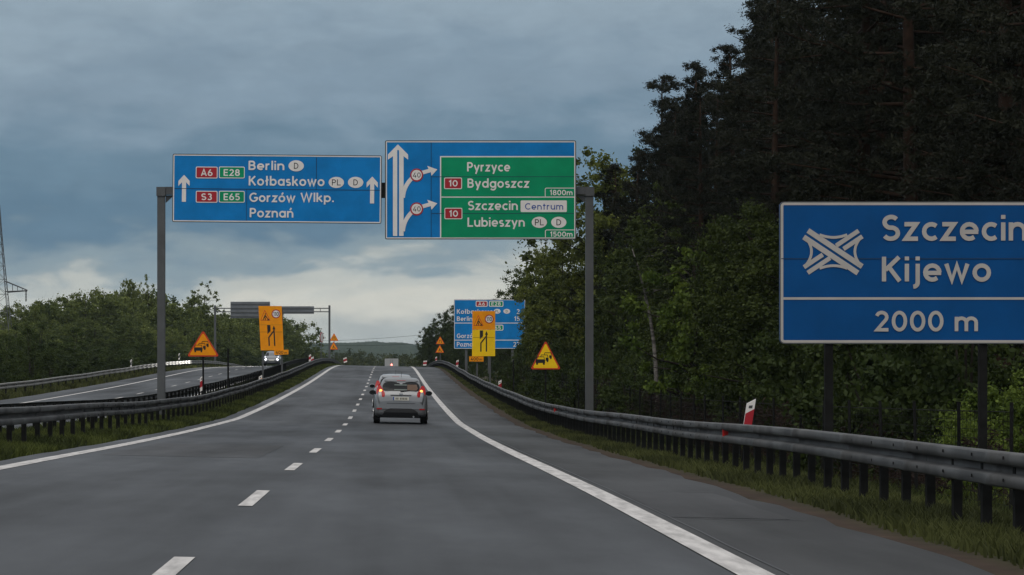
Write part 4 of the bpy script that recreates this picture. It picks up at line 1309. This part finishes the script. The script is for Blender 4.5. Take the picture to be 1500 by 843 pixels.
# ------------------------------------------------------------------ lattice pylon and wires
def pylon(px, Y, ytop, label):
    x, _, z = P(px, ytop, Y)
    g = G(x, Y)
    h = z - g
    root = empty("pylon", (x, Y, g), label, "pylon")
    hw = lambda t: 1.75 * (1 - t) ** 1.15 + .25
    corners = lambda t: [(sx * hw(t), sy * hw(t), h * t) for sx, sy in ((-1, -1), (1, -1), (1, 1), (-1, 1))]
    ts = [0, .13, .25, .36, .46, .55, .63, .70, .76, .82, .88, .94, 1.0]
    m = M_GREYPAINT
    for k in range(4):
        mb = MB(); mb.tube([corners(t)[k] for t in ts], .045, 4); mb.build("leg", m, root)
    mb = MB()
    for i in range(len(ts) - 1):
        a, b = corners(ts[i]), corners(ts[i + 1])
        for k in range(4):
            l = (k + 1) % 4
            mb.tube([a[k], b[l]], .02, 4); mb.tube([a[l], b[k]], .02, 4); mb.tube([b[k], b[l]], .018, 4)
    mb.build("lattice", m, root)
    def arm(zz_, L_, rise):
        t = zz_ / h
        w = hw(t)
        arms = {}
        for sx in (-1, 1):
            mb = MB()
            for sy in (-1, 1):
                mb.tube([(sx * w, sy * w, zz_), (sx * L_, 0, zz_ + .15)], .07, 4)
                mb.tube([(sx * w * .9, sy * w * .9, zz_ + rise), (sx * L_, 0, zz_ + .2)], .06, 4)
            for q in (.25, .5, .75):
                xx = sx * (w + (L_ - w) * q)
                mb.tube([(xx, w * (1 - q), zz_ + .15 * q), (xx, w * (1 - q) * .9, zz_ + rise * (1 - q) + .2 * q)], .035, 4)
                mb.tube([(xx, -w * (1 - q), zz_ + .15 * q), (xx, w * (1 - q), zz_ + .15 * q)], .035, 4)
            arms[sx] = mb.build("cross_arm", m, root)
        for sx in (-1, 1):
            mb = MB(); zt_ = zz_ + .1
            prof = []
            for i in range(7):
                prof += [(-.18 * i, .05), (-.18 * i - .05, .12), (-.18 * i - .12, .05)]
            mb.lathe(prof, 'z', 8, (sx * (L_ - .15), 0, zt_)); mb.build("insulator", M_PLASTIC, arms[sx])
    za = P(0, 428, Y)[2] - g
    arm(za, (40 - px) * Y / F, 1.25)
    return root
pylon(-4, 335, 300, "grey lattice pylon with one cross arm at the picture's edge, beside the treeline")

def wire(p0, p1, sag, r, label):
    a, b = np.array(P(*p0)), np.array(P(*p1))
    pts = [a + (b - a) * t - np.array((0, 0, sag * 4 * t * (1 - t))) for t in np.linspace(0, 1, 24)]
    o = pts[0].copy()
    mb = MB(); mb.tube([p - o for p in pts], r, 5)
    w = mb.build("overhead_wire", M_POST, None, loc=tuple(o))
    tag(w, label, "overhead wire")
wire((440, 500, 680), (700, 481, 640), .7, .030, "upper faint overhead wire crossing the pale sky above the wooded hill")
wire((440, 505.5, 690), (700, 497, 650), .7, .030, "lower faint overhead wire crossing just above the wooded hill")

# ------------------------------------------------------------------ wire fence in front of the forest
UF = 10.0
def fence():
    y0, y1 = 46.0, 230.0
    root = empty("wire_fence", (UF, y0, G(UF, y0)), "low wire-mesh fence on dark posts between barrier and forest", "fence")
    ys = np.arange(y0, y1, 4.0)
    pm = None
    hgt = 1.92
    for i, y in enumerate(ys):
        loc = (random.uniform(-.06, .06), y - y0, G(UF, y) - G(UF, y0))
        if pm is None:
            mb = MB(); mb.tube([(0, 0, -.2), (0, 0, hgt + .12)], .032, 7)
            o = mb.build("post", M_POST, root); pm = o.data
        else:
            o = mesh_obj("post", pm, root)
        o.location = loc
        o.rotation_euler = (random.uniform(-.03, .03), random.uniform(-.03, .03), 0)
    mb = MB()
    yy = np.arange(y0, y1, 4.0)
    for k in range(13):
        z = .06 + (hgt - .1) * k / 12
        mb.tube([(0, y - y0, G(UF, y) - G(UF, y0) + z) for y in yy], .004 if k < 12 else .008, 4, cap=False)
    for y in np.arange(y0, y1, .33):
        z = G(UF, y) - G(UF, y0)
        mb.tube([(0, y - y0, z + .06), (0, y - y0, z + hgt - .04)], .0035, 3, cap=False)
    mb.build("wire_mesh", M_POST, root)
fence()

# ------------------------------------------------------------------ vegetation
def quads(c, a, b):
    """c,a,b (n,3): centres and half-axes of leaf quads"""
    n = len(c)
    V = np.stack([c - a, c + b * .9 - a * .1, c + a, c - b * .9 - a * .1], 1).reshape(-1, 3)
    Fc = np.arange(4 * n).reshape(-1, 4)
    return V, Fc

def unit(r, n):
    v = r.normal(size=(n, 3))
    return v / np.linalg.norm(v, axis=1)[:, None]

def tube_np(pts, rads, n=6):
    mb = MB(); mb.tube(pts, rads, n)
    return mb

M_BARK = mat("grey_brown_bark", (.028, .023, .019), .9, 0, .1, var=.35, scale=3)
M_PINEBARK = mat("reddish_pine_bark", (.030, .018, .012), .9, 0, .1, var=.35, scale=3)
M_BIRCH = mat("white_birch_bark", (.20, .185, .165), .8, 0, .2, col2=(.06, .055, .05), scale=2.2, stretch=(1, 1, 2.5))
M_LEAF = leaf_mat("broad_leaves", (.014, .024, .005), (.058, .078, .014))
M_LEAF_L = leaf_mat("treeline_leaves", (.040, .060, .015), (.170, .200, .052))
M_LEAF_B = leaf_mat("fresh_spring_leaves", (.045, .075, .010), (.15, .20, .030))
M_NEEDLE = leaf_mat("pine_needles", (.010, .0125, .0065), (.021, .0225, .011))
M_BUSH = leaf_mat("undergrowth_leaves", (.014, .026, .005), (.048, .068, .013))
M_DEAD = leaf_mat("dead_brown_bramble", (.014, .009, .007), (.036, .022, .017), .9)
M_FARLEAF = leaf_mat("far_wood_leaves", (.026, .036, .008), (.085, .090, .022), .9)

def clump_leaves(r, cs, rad, per, size, flat=.75, aspect=.62):
    """cs (k,3) clump centres, rad (k,), per leaves each"""
    k = len(cs)
    d = unit(r, k * per) * np.minimum(np.abs(r.normal(0, .55, k * per)) + .08, 1.7)[:, None]
    d[:, 2] *= flat
    cc = np.repeat(cs, per, 0) + d * np.repeat(rad, per)[:, None]
    n1 = unit(r, k * per)
    n1[:, 2] = np.abs(n1[:, 2]) * .6 - .1
    a = unit(r, k * per)
    b = np.cross(a, n1); b /= (np.linalg.norm(b, axis=1)[:, None] + 1e-9)
    s = size * r.uniform(.6, 1.35, k * per)
    V, Fc = quads(cc, a * (s / 2)[:, None], b * (s * aspect / 2)[:, None])
    t = np.repeat(np.clip(r.normal(.5, .17, k), 0, 1), per) + r.normal(0, .13, k * per)
    return V, Fc, np.repeat(np.clip(t, 0, 1), 4)

def decid(seed, h, w, base, nclump, per, leaf, m, sparse=0.0, barkm=None, lean=0.0, limbs=34, tw=.018):
    """broadleaf: trunk mesh and crown mesh"""
    r = np.random.default_rng(seed)
    tr = MB()
    pts, rads = [], []
    for i in range(9):
        t = i / 8
        pts.append((lean * t * t + .25 * sin(3 * t + seed), .25 * sin(2.3 * t + 2 * seed), h * .88 * t))
        rads.append((tw * h) * (1 - t) ** .8 + .03)
    tr.tube(pts, rads, 8)
    pts = np.array(pts)
    cz, rz = (h + base) / 2, (h - base) / 2
    lob = [(unit(r, 1)[0], r.uniform(.10, .30)) for _ in range(11)]
    cs, rad = [], []
    while len(cs) < nclump:
        d = unit(r, 1)[0]
        k = 1.0 + sum(a * max(0, float(np.dot(d, v))) ** 5 for v, a in lob) - .18
        q = r.random() ** .42
        zz_ = d[2] * rz * k * q
        taper = 1.0 if zz_ < 0 else 1 - .25 * (zz_ / rz) ** 2
        p = np.array([d[0] * w / 2 * k * q * taper + lean * .6, d[1] * w / 2 * k * q * taper, cz + zz_])
        if p[2] < base * .75: continue
        cs.append(p)
        rad.append(r.uniform(.060, .115) * w * (1 - .35 * sparse) * (1.2 - .45 * q))
    cs, rad = np.array(cs), np.array(rad)
    V, Fc, T = clump_leaves(r, cs, rad, per, leaf)
    for i in r.permutation(nclump)[:min(nclump, limbs)]:
        c = cs[i]
        t = min(.95, max(.18, (c[2] - .30 * np.hypot(c[0], c[1])) / (h * .88)))
        p0 = np.array([np.interp(t, np.linspace(0, 1, 9), pts[:, k]) for k in range(3)])
        mid = p0 * .45 + c * .55 + r.normal(0, .25, 3)
        tr.tube([p0, mid, c], [.0075 * h * (1 - t) + .025, .004 * h * (1 - t) + .018, .012], 5, cap=False)
    return tr, np_mesh("crown", V, Fc, m, T), barkm or M_BARK

def pine(seed, h, w, clear, nbr, per, m):
    """Scots pine: bare lower trunk, ragged tufted limbs"""
    r = np.random.default_rng(seed)
    tr = MB()
    pts, rads = [], []
    for i in range(10):
        t = i / 9
        pts.append((.35 * sin(2.1 * t + seed) * t, .3 * sin(1.7 * t + 3 * seed) * t, h * t)); rads.append(.0135 * h * (1 - t) ** .75 + .02)
    tr.tube(pts, rads, 8)
    pts = np.array(pts)
    cs, rad = [], []
    for i in range(nbr):
        t = clear + (1 - clear) * ((i + r.random()) / nbr)
        q = (t - clear) / (1 - clear)
        L_ = w / 2 * ((1 - q) ** .55) * (.55 + .45 * min(1, q / .25)) * r.uniform(.5, 1.25) + .25
        a = r.uniform(0, 2 * pi)
        p0 = np.array([np.interp(t, np.linspace(0, 1, 10), pts[:, k]) for k in range(3)])
        rise = L_ * r.uniform(-.05, .38)
        d = np.array([cos(a), sin(a), 0])
        p1 = p0 + d * L_ * .55 + np.array([0, 0, rise * .35]) + r.normal(0, .12, 3)
        p2 = p0 + d * L_ + np.array([0, 0, rise])
        tr.tube([p0, p1, p2], [.0035 * h * (1 - q) + .02, .03, .012], 5, cap=False)
        for _ in range(3 + int(L_ * 3.2)):
            f = r.uniform(.3, 1.05)
            side = np.array([-d[1], d[0], 0]) * r.normal(0, .26 * L_ * (1.1 - .5 * f))
            pb = p0 + (p1 - p0) * (f / .55) if f < .55 else p1 + (p2 - p1) * ((f - .55) / .45)
            cs.append(pb + side + np.array([0, 0, r.normal(.08, .12)])); rad.append(r.uniform(.24, .50))
    cs.append(np.array([pts[-1][0], pts[-1][1], h])); rad.append(.35)
    cs, rad = np.array(cs), np.array(rad)
    V, Fc, T = clump_leaves(r, cs, rad, per, .17, .62, .30)
    return tr, np_mesh("crown", V, Fc, m, T), M_PINEBARK

def bush(seed, h, w, nclump, per, leaf, m):
    r = np.random.default_rng(seed)
    tr = MB()
    cs, rad = [], []
    for i in range(nclump):
        a, q = r.uniform(0, 2 * pi), r.random() ** .5
        z = h * r.uniform(.12, 1.0) * (1 - .55 * q * q)
        cs.append((cos(a) * w / 2 * q, sin(a) * w / 2 * q, z)); rad.append(r.uniform(.12, .24) * w * .6)
    for i in range(7):
        c = np.array(cs[i])
        tr.tube([(c[0] * .1, c[1] * .1, -.2), c * np.array((.5, .5, .55)), c], [.05, .03, .012], 5, cap=False)
    V, Fc, T = clump_leaves(r, np.array(cs), np.array(rad), per, leaf, .8)
    return tr, np_mesh("crown", V, Fc, m, T), M_BARK

class Kind:
    def __init__(s, name, gen):
        tr, crown, bark = gen
        s.name, s.crown = name, crown
        me = bpy.data.meshes.new("trunk")
        me.from_pydata(tr.v, [], tr.f); me.materials.append(bark)
        me.polygons.foreach_set("use_smooth", [True] * len(me.polygons))
        s.trunk = me
    def plant(s, u, Y, label, cat="tree", group=None, scale=1.0, rot=None, sz=None, z=None):
        e = empty(s.name, (u, Y, (G(u, Y) if z is None else z) - .05), label, cat, group, rz=random.uniform(0, 2 * pi) if rot is None else rot)
        e.scale = (scale, scale, sz or scale)
        mesh_obj("trunk", s.trunk, e)
        mesh_obj("crown", s.crown, e)
        return e

PINES = [Kind("pine_tree", pine(11 + i, 21, w, c, nb, 95, M_NEEDLE)) for i, (w, c, nb) in enumerate(((7.5, .22, 70), (8.5, .30, 64), (7.0, .16, 78), (8.0, .36, 56)))]
DECS = [Kind("broadleaf_tree", decid(31 + i, h, w, b, 2 * n, 110, .25, M_LEAF)) for i, (h, w, b, n) in enumerate(((16, 9.5, 1.6, 130), (14.5, 8.5, 1.0, 120), (17, 10.5, 2.4, 140)))]
LDECS = [Kind("broadleaf_tree", decid(51 + i, h, w, b, 2 * n, 80, .34, M_LEAF_L)) for i, (h, w, b, n) in enumerate(((13, 10, .8, 130), (14, 9, 1.0, 120), (12, 11, .6, 130)))]
LSPARSE = Kind("broadleaf_tree", decid(61, 15, 8, 5.0, 105, 46, .28, M_LEAF_L, sparse=.8))
M_LEAF_Y = leaf_mat("yellow_green_leaves", (.032, .046, .008), (.130, .150, .028))
DECY = [Kind("broadleaf_tree", decid(101 + i, h, w, b, 300, 120, .24, M_LEAF_Y)) for i, (h, w, b) in enumerate(((16, 9.5, 1.0), (14.5, 8.5, .8)))]
DECB = Kind("broadleaf_tree", decid(71, 9, 6.5, 1.0, 80, 150, .22, M_LEAF_B))
BIRCH = Kind("birch_tree", decid(81, 15, 5.5, 8.5, 60, 90, .18, M_LEAF, sparse=.5, barkm=M_BIRCH, lean=-1.6, limbs=5, tw=.009))
BUSHES = [Kind("bush", bush(91 + i, h, w, n, 190, .15, M_BUSH)) for i, (h, w, n) in enumerate(((4.2, 4.6, 60), (3.2, 4.0, 50), (5.4, 4.4, 64)))]
BUSHB = Kind("bush", bush(97, 3.6, 4.2, 55, 220, .13, M_LEAF_B))

def pick(l): return l[random.randrange(len(l))]

# -- named trees that show their own outline
def at(px, Y): return (px - VX) * Y / F
def plant_px(kind, px, ytop, Y, h0, label, cat="tree", group=None, sx=None, **kw):
    """stand a tree so that its top (height h0 unscaled) reaches ytop"""
    u = at(px, Y)
    z = G(u, Y)
    k = (P(0, ytop, Y)[2] - z) / h0
    return kind.plant(u, Y, label, cat, group, scale=sx or k, sz=k, **kw)

plant_px(PINES[2], 966, 108, 178, 21.2, "ragged pointed pine standing lowest of the pines against the sky", rot=.4)
plant_px(PINES[0], 1020, 88, 168, 21.2, "broad dark pine with level tufted top, next to the pointed pine", rot=1.7)
plant_px(PINES[1], 1078, 62, 158, 21.2, "dark pine rising a step higher than the level-topped pine", rot=2.9)
plant_px(PINES[3], 1128, -12, 136, 21.2, "tall dark pine whose ragged side breaks the sky at the picture's top edge", rot=.9)
plant_px(DECY[0], 886, 210, 188, 16.2, "yellow-green broadleaf tree rounded against the sky behind the gantry's forest-side post", rot=.6)
plant_px(DECS[1], 930, 226, 196, 14.8, "thin pale treetop peeping out between the broadleaf tree and the pines", rot=2.2, sx=.75)
plant_px(DECY[1], 822, 326, 215, 14.8, "dark broadleaf tree spreading out beneath the green overhead board", rot=1.1, sx=.72)
plant_px(DECY[0], 806, 392, 207, 16.2, "broadleaf tree whose low branches hide the end of the distance board", rot=4.0, sx=.56)
plant_px(BIRCH, 962, 318, 122, 15.4, "slender birch with bare white leaning trunk in front of the dark forest", rot=.3, sx=.75)
plant_px(DECB, 1012, 350, 110, 9.1, "bright spring-green young tree glowing against the dark pines", rot=2.0, sx=.75)
plant_px(BUSHB, 1478, 536, 62, 3.7, "bright green bush by the fence beneath the big blue board's outer leg", "bush", rot=.5, sx=.75)
plant_px(BUSHB, 1420, 590, 56, 3.7, "small low yellow-green bush beside the board's outer leg", "bush", rot=2.5, sx=.42)
plant_px(BUSHES[2], 925, 520, 118, 5.5, "leafy young bush with pale shoots right beside the gantry's forest-side post", "bush", rot=1.0)

# -- the forest along the shoulder
GP = "pines packed in the roadside forest"
GD = "broadleaf trees packed in the roadside forest"
GB = "bushes along the forest edge"
for row, (u, step, y0, y1) in enumerate(((15.5, 6.5, 62, 190), (19.5, 6.0, 80, 200), (24, 6.5, 100, 230), (30, 7.5, 120, 260), (38, 9, 140, 300))):
    y = y0
    while y < y1:
        uu, yy = u + random.uniform(-1.5, 1.5), y + random.uniform(-2, 2)
        dec = random.random() < (.30 if row < 2 else .15)
        lim = 18.5 if yy > 150 else 21.5
        k = random.uniform(.86, 1.0) * (.84 if yy > 165 else 1.0)
        px = VX + uu * F / yy
        # keep the outline of the photograph: no crown above the line of named treetops
        ceil_y = np.interp(px, [740, 800, 860, 930, 945, 990, 1060, 1105, 1140, 1500], [470, 400, 240, 232, 190, 150, 110, 60, -60, -900])
        hmax = P(0, ceil_y, yy)[2] - G(uu, yy)
        if px > 990: dec = dec and random.random() < .25; hmax = hmax if not dec else min(hmax, 9)
        if dec:
            kk = min(k * random.uniform(.7, 1.05), hmax / 17.3)
            if kk > .3: pick(DECS).plant(uu, yy, "dark broadleaf tree packed among the roadside pines", "tree", GD, scale=max(kk, .55), sz=kk)
        else:
            kk = min(k, hmax / 21.4)
            if kk > .4: pick(PINES).plant(uu, yy, "dark pine packed in the roadside forest", "tree", GP, scale=max(kk, .6), sz=kk)
        y += step
# the lower leafy edge of the forest
y = 64
while y < 240:
    uu = random.uniform(12.0, 14.2)
    pick(BUSHES).plant(uu, y, "green bush among others along the forest edge behind the wire fence", "bush", GB, scale=random.uniform(.7, 1.15))
    y += 4.6
y = 90
while y < 235:
    uu = random.uniform(13.5, 16)
    px = VX + uu * F / y
    pick(DECS).plant(uu, y, "dark broadleaf tree packed among the roadside pines", "tree", GD, scale=random.uniform(.45, .62), sz=random.uniform(.42, .62) if px > 850 else .45)
    y += 9.5
for u in (17.5, 22, 27, 34):
    y = u * 3.6
    while y < u * 3.6 + 70:
        pick(BUSHES).plant(u + random.uniform(-1.5, 1.5), y, "green bush among others along the forest edge behind the wire fence", "bush", GB, scale=random.uniform(1.0, 1.35))
        y += 6.0
# beyond the board, down the far side of the crest
plant_px(DECS[1], 640, 462, 430, 14.8, "small dark tree clump standing alone above the stacked orange triangles", rot=.7)
GF = "trees beyond the distance board"
for (px, yt, Y) in ((660, 455, 400), (682, 448, 380), (705, 450, 350), (628, 480, 470), (735, 420, 330), (765, 400, 300), (760, 430, 265), (655, 478, 440), (790, 380, 280), (690, 470, 420), (720, 468, 400), (650, 500, 395), (672, 497, 370), (700, 500, 340), (735, 490, 300)):
    plant_px(pick(DECS), px, yt, Y, 16.0, "dark broadleaf tree in the clump beyond the distance board", "tree", GF)
for (px, yt, Y) in ((700, 528, 250), (735, 525, 225), (765, 520, 205), (790, 525, 185), (815, 520, 170), (840, 515, 155), (745, 540, 190)):
    plant_px(pick(BUSHES), px, yt, Y, 4.4, "green bush among others along the forest edge behind the wire fence", "bush", GB)

# -- treeline across the oncoming carriageway
GL_ = "trees of the line beyond the oncoming carriageway"
tops = [(0, 452), (30, 438), (52, 436), (72, 424), (100, 412), (128, 411), (150, 424), (172, 415), (188, 404), (205, 412), (222, 410), (242, 425), (262, 440), (285, 436), (315, 448), (340, 444), (362, 440), (383, 437), (405, 455), (428, 462)]
for i, (px, yt) in enumerate(tops):
    Y = float(np.interp(px, [0, 120, 230, 320, 400, 440], [380, 410, 430, 470, 560, 640])) + random.uniform(-8, 8)
    yt += random.uniform(-4, 5)
    if px == 100:
        plant_px(LDECS[0], px, yt, Y, 13.1, "broad round-topped tree, biggest of the treeline left of the tall gantry post"); continue
    if px == 188:
        plant_px(LDECS[1], px, yt, Y, 14.1, "pointed leafy tree in the treeline just before the tall gantry post", sx=.7); continue
    if px == 428:
        plant_px(LDECS[2], px + 6, yt, Y, 12.2, "last tree of the far treeline, branches hanging out beside the grey gantry", sx=1.15); continue
    plant_px(pick(LDECS), px, yt, Y, 13.0, "mid-green broadleaf tree in the line beyond the oncoming carriageway", "tree", GL_)
plant_px(LSPARSE, 297, 412, 470, 15.2, "tall thin-leaved tree with see-through crown poking above the treeline", rot=1.0, sx=.95)
plant_px(LSPARSE, 218, 402, 430, 15.2, "thin twiggy tree showing just behind the tall gantry post", rot=3.0, sx=.6)
for i in range(26):
    px = 5 + i * 16.5
    Y = float(np.interp(px, [0, 120, 230, 320, 400, 440], [340, 370, 390, 430, 520, 600])) + random.uniform(-10, 10)
    yt = random.uniform(462, 490) if px < 330 else random.uniform(475, 496)
    plant_px(pick(LDECS), px, yt, Y, 13.0, "mid-green broadleaf tree in the line beyond the oncoming carriageway", "tree", GL_, sx=.62)
y = 150
while y < 335:
    for uu in (-27, -33):
        pick(BUSHES).plant(uu + random.uniform(-2, 2), y + random.uniform(-2, 2), "green bush behind the far crash barrier, at the treeline's foot", "bush", "bushes behind the far crash barrier", scale=random.uniform(.75, 1.15), sz=random.uniform(.5, .9))
    y += 6.5
GBB = "bushes behind the far crash barrier"
for i in range(30):
    px = -5 + i * 14.5
    Y = float(np.interp(px, [0, 120, 230, 320, 400, 440], [300, 330, 350, 390, 480, 560])) + random.uniform(-8, 8)
    plant_px(pick(BUSHES), px, random.uniform(508, 526), Y, 4.4, "green bush behind the far crash barrier, at the treeline's foot", "bush", GBB, sx=random.uniform(1.1, 1.7))

# -- far wood in the valley: reads as one mass
def far_wood():
    r = np.random.default_rng(5)
    Vs, Fs, Ts = [], [], []
    nb = 0
    for i in range(420):
        Y = r.uniform(700, 1500)
        px = r.uniform(330, 760) if i % 3 else r.uniform(470, 640)
        u = at(px, Y)
        if abs(u + 7) < 15 and Y < 900: continue
        g = float(H(Y)) + float(C(u))
        top = P(0, float(np.interp(px, [330, 480, 540, 600, 700], [505, 510, 514, 514, 505])) + r.uniform(-1, 12) , Y)[2]
        h = min(max(5, top - g), 26)
        w = r.uniform(7, 13)
        k = 24
        d = unit(r, k) * (r.random(k) ** .4)[:, None]
        cs = np.stack([u + d[:, 0] * w / 2, Y + d[:, 1] * w / 2, g + h * .52 + d[:, 2] * h * .48], 1)
        V, Fc, T = clump_leaves(r, cs, r.uniform(1.1, 2.4, k), 34, .75)
        Vs.append(V); Fs.append(Fc + nb); Ts.append(np.clip(T * .6 + r.uniform(0, .5), 0, 1)); nb += len(V)
    me = np_mesh("far_wood", np.concatenate(Vs), np.concatenate(Fs), M_FARLEAF, np.concatenate(Ts))
    tag(mesh_obj("far_wood", me), "mixed wood filling the valley beyond the crest", "wood", kind='stuff')
far_wood()

# -- dead bramble on the fence and leaf litter
def bramble():
    r = np.random.default_rng(9)
    cs, rad = [], []
    for y in np.arange(50, 150, .55):
        dens = .5 + .5 * sin(y * .21) + .3 * sin(y * .53 + 1)
        for _ in range(4 if dens > .1 else 1):
            u = UF + .5 + abs(r.normal(0, .7))
            h = r.uniform(.1, 1.5 + .55 * sin(y * .17 + 1))
            cs.append((u, y + r.normal(0, .3), G(u, y) + h)); rad.append(r.uniform(.25, .55))
    V, Fc, T = clump_leaves(r, np.array(cs), np.array(rad), 46, .16, .9, .22)
    me = np_mesh("bramble", V, Fc, M_DEAD, T)
    tag(mesh_obj("bramble", me), "dead brown bramble tangled behind the wire fence", "bramble", kind='stuff')
bramble()

def grass(name, label, ufun, n, ymin, ymax, hmul, m, seed, power=1.0):
    r = np.random.default_rng(seed)
    # denser near the camera
    q = r.random(n)
    Y = ymin * (ymax / ymin) ** (q ** power)
    u = ufun(r, Y, n)
    # clumps
    cl = .55 + .45 * np.sin(Y * 1.1 + u * 2.1) * np.sin(Y * .37 + 1.3 + u)
    hh = hmul * r.uniform(.45, 1.25, n) * (.55 + .6 * np.clip(cl, 0, 1))
    w = .0055 * (1 + Y / 34)
    z = H(Y) + np.interp(u, _cu, _cz) - .05
    a = r.uniform(0, 2 * pi, n)
    lx, ly = np.cos(a), np.sin(a)
    bend = hh * r.uniform(.15, .8, n)
    base = np.stack([u, Y, z], 1)
    side = np.stack([np.abs(lx) + .5, ly * .6, np.zeros(n)], 1) * w[:, None]
    mid = base + np.stack([lx * bend * .35, ly * bend * .35, hh * .6], 1)
    tip = base + np.stack([lx * bend, ly * bend, hh], 1)
    V = np.stack([base - side, base + side, mid + side * .7, mid - side * .7, tip], 1).reshape(-1, 3)
    i = np.arange(n)[:, None] * 5
    Fc = np.concatenate([i + np.array([[0, 1, 2]]), i + np.array([[0, 2, 3]]), i + np.array([[3, 2, 4]])], 0)
    t = np.clip(.5 + .35 * np.sin(Y * .6 + u * 1.3) + r.normal(0, .2, n), 0, 1)
    me = np_mesh(name, V, Fc, m, np.repeat(t, 5))
    tag(mesh_obj(name, me), label, "grass", kind='stuff')
M_GRASS = leaf_mat("verge_grass", (.022, .030, .009), (.080, .096, .022), .8)
M_GRASS_D = leaf_mat("dry_verge_grass", (.026, .031, .011), (.078, .086, .027), .8)
def uf_r(r, Y, n):
    e = LINE_R + 1.62 + np.clip(Y / 289, 0, 1.2) * .75
    return e + .42 + .2 * r.random(n) ** 2 + (3.4 - np.clip(Y / 289, 0, 1.2) * .75) * r.random(n) ** .8
grass("grass", "rough green grass growing along the foot of the long crash barrier", uf_r, 150000, 16, 330, .14, M_GRASS_D, 21)
grass("grass", "green grass covering the median between the crash barriers", lambda r, Y, n: -9.15 + 3.5 * r.random(n), 110000, 34, 340, .19, M_GRASS, 22)
grass("grass", "rough grass behind the far crash barrier of the oncoming carriageway", lambda r, Y, n: -19.3 - 6 * r.random(n) ** 1.4, 22000, 110, 400, .32, M_GRASS_D, 23)
grass("grass", "tall dim grass on the slope between barrier and wire fence", lambda r, Y, n: 7.2 + 4.5 * r.random(n), 26000, 30, 220, .4, M_GRASS, 24)

# ------------------------------------------------------------------ the air
def haze():
    mb = MB(); mb.box((0, 2300, 38), (5600, 4900, 110))
    m = bpy.data.materials.new("pale_air")
    m.use_nodes = True
    nt = m.node_tree
    for n in list(nt.nodes):
        if n.type != 'OUTPUT_MATERIAL': nt.nodes.remove(n)
    out = [n for n in nt.nodes if n.type == 'OUTPUT_MATERIAL'][0]
    v = nt.nodes.new("ShaderNodeVolumePrincipled")
    v.inputs["Color"].default_value = (.70, .84, .94, 1)
    v.inputs["Density"].default_value = .000055
    nt.links.new(v.outputs[0], out.inputs["Volume"])
    o = mb.build("haze", m)
    tag(o, "thin pale air softening the far hill", "haze", kind='stuff')
haze()
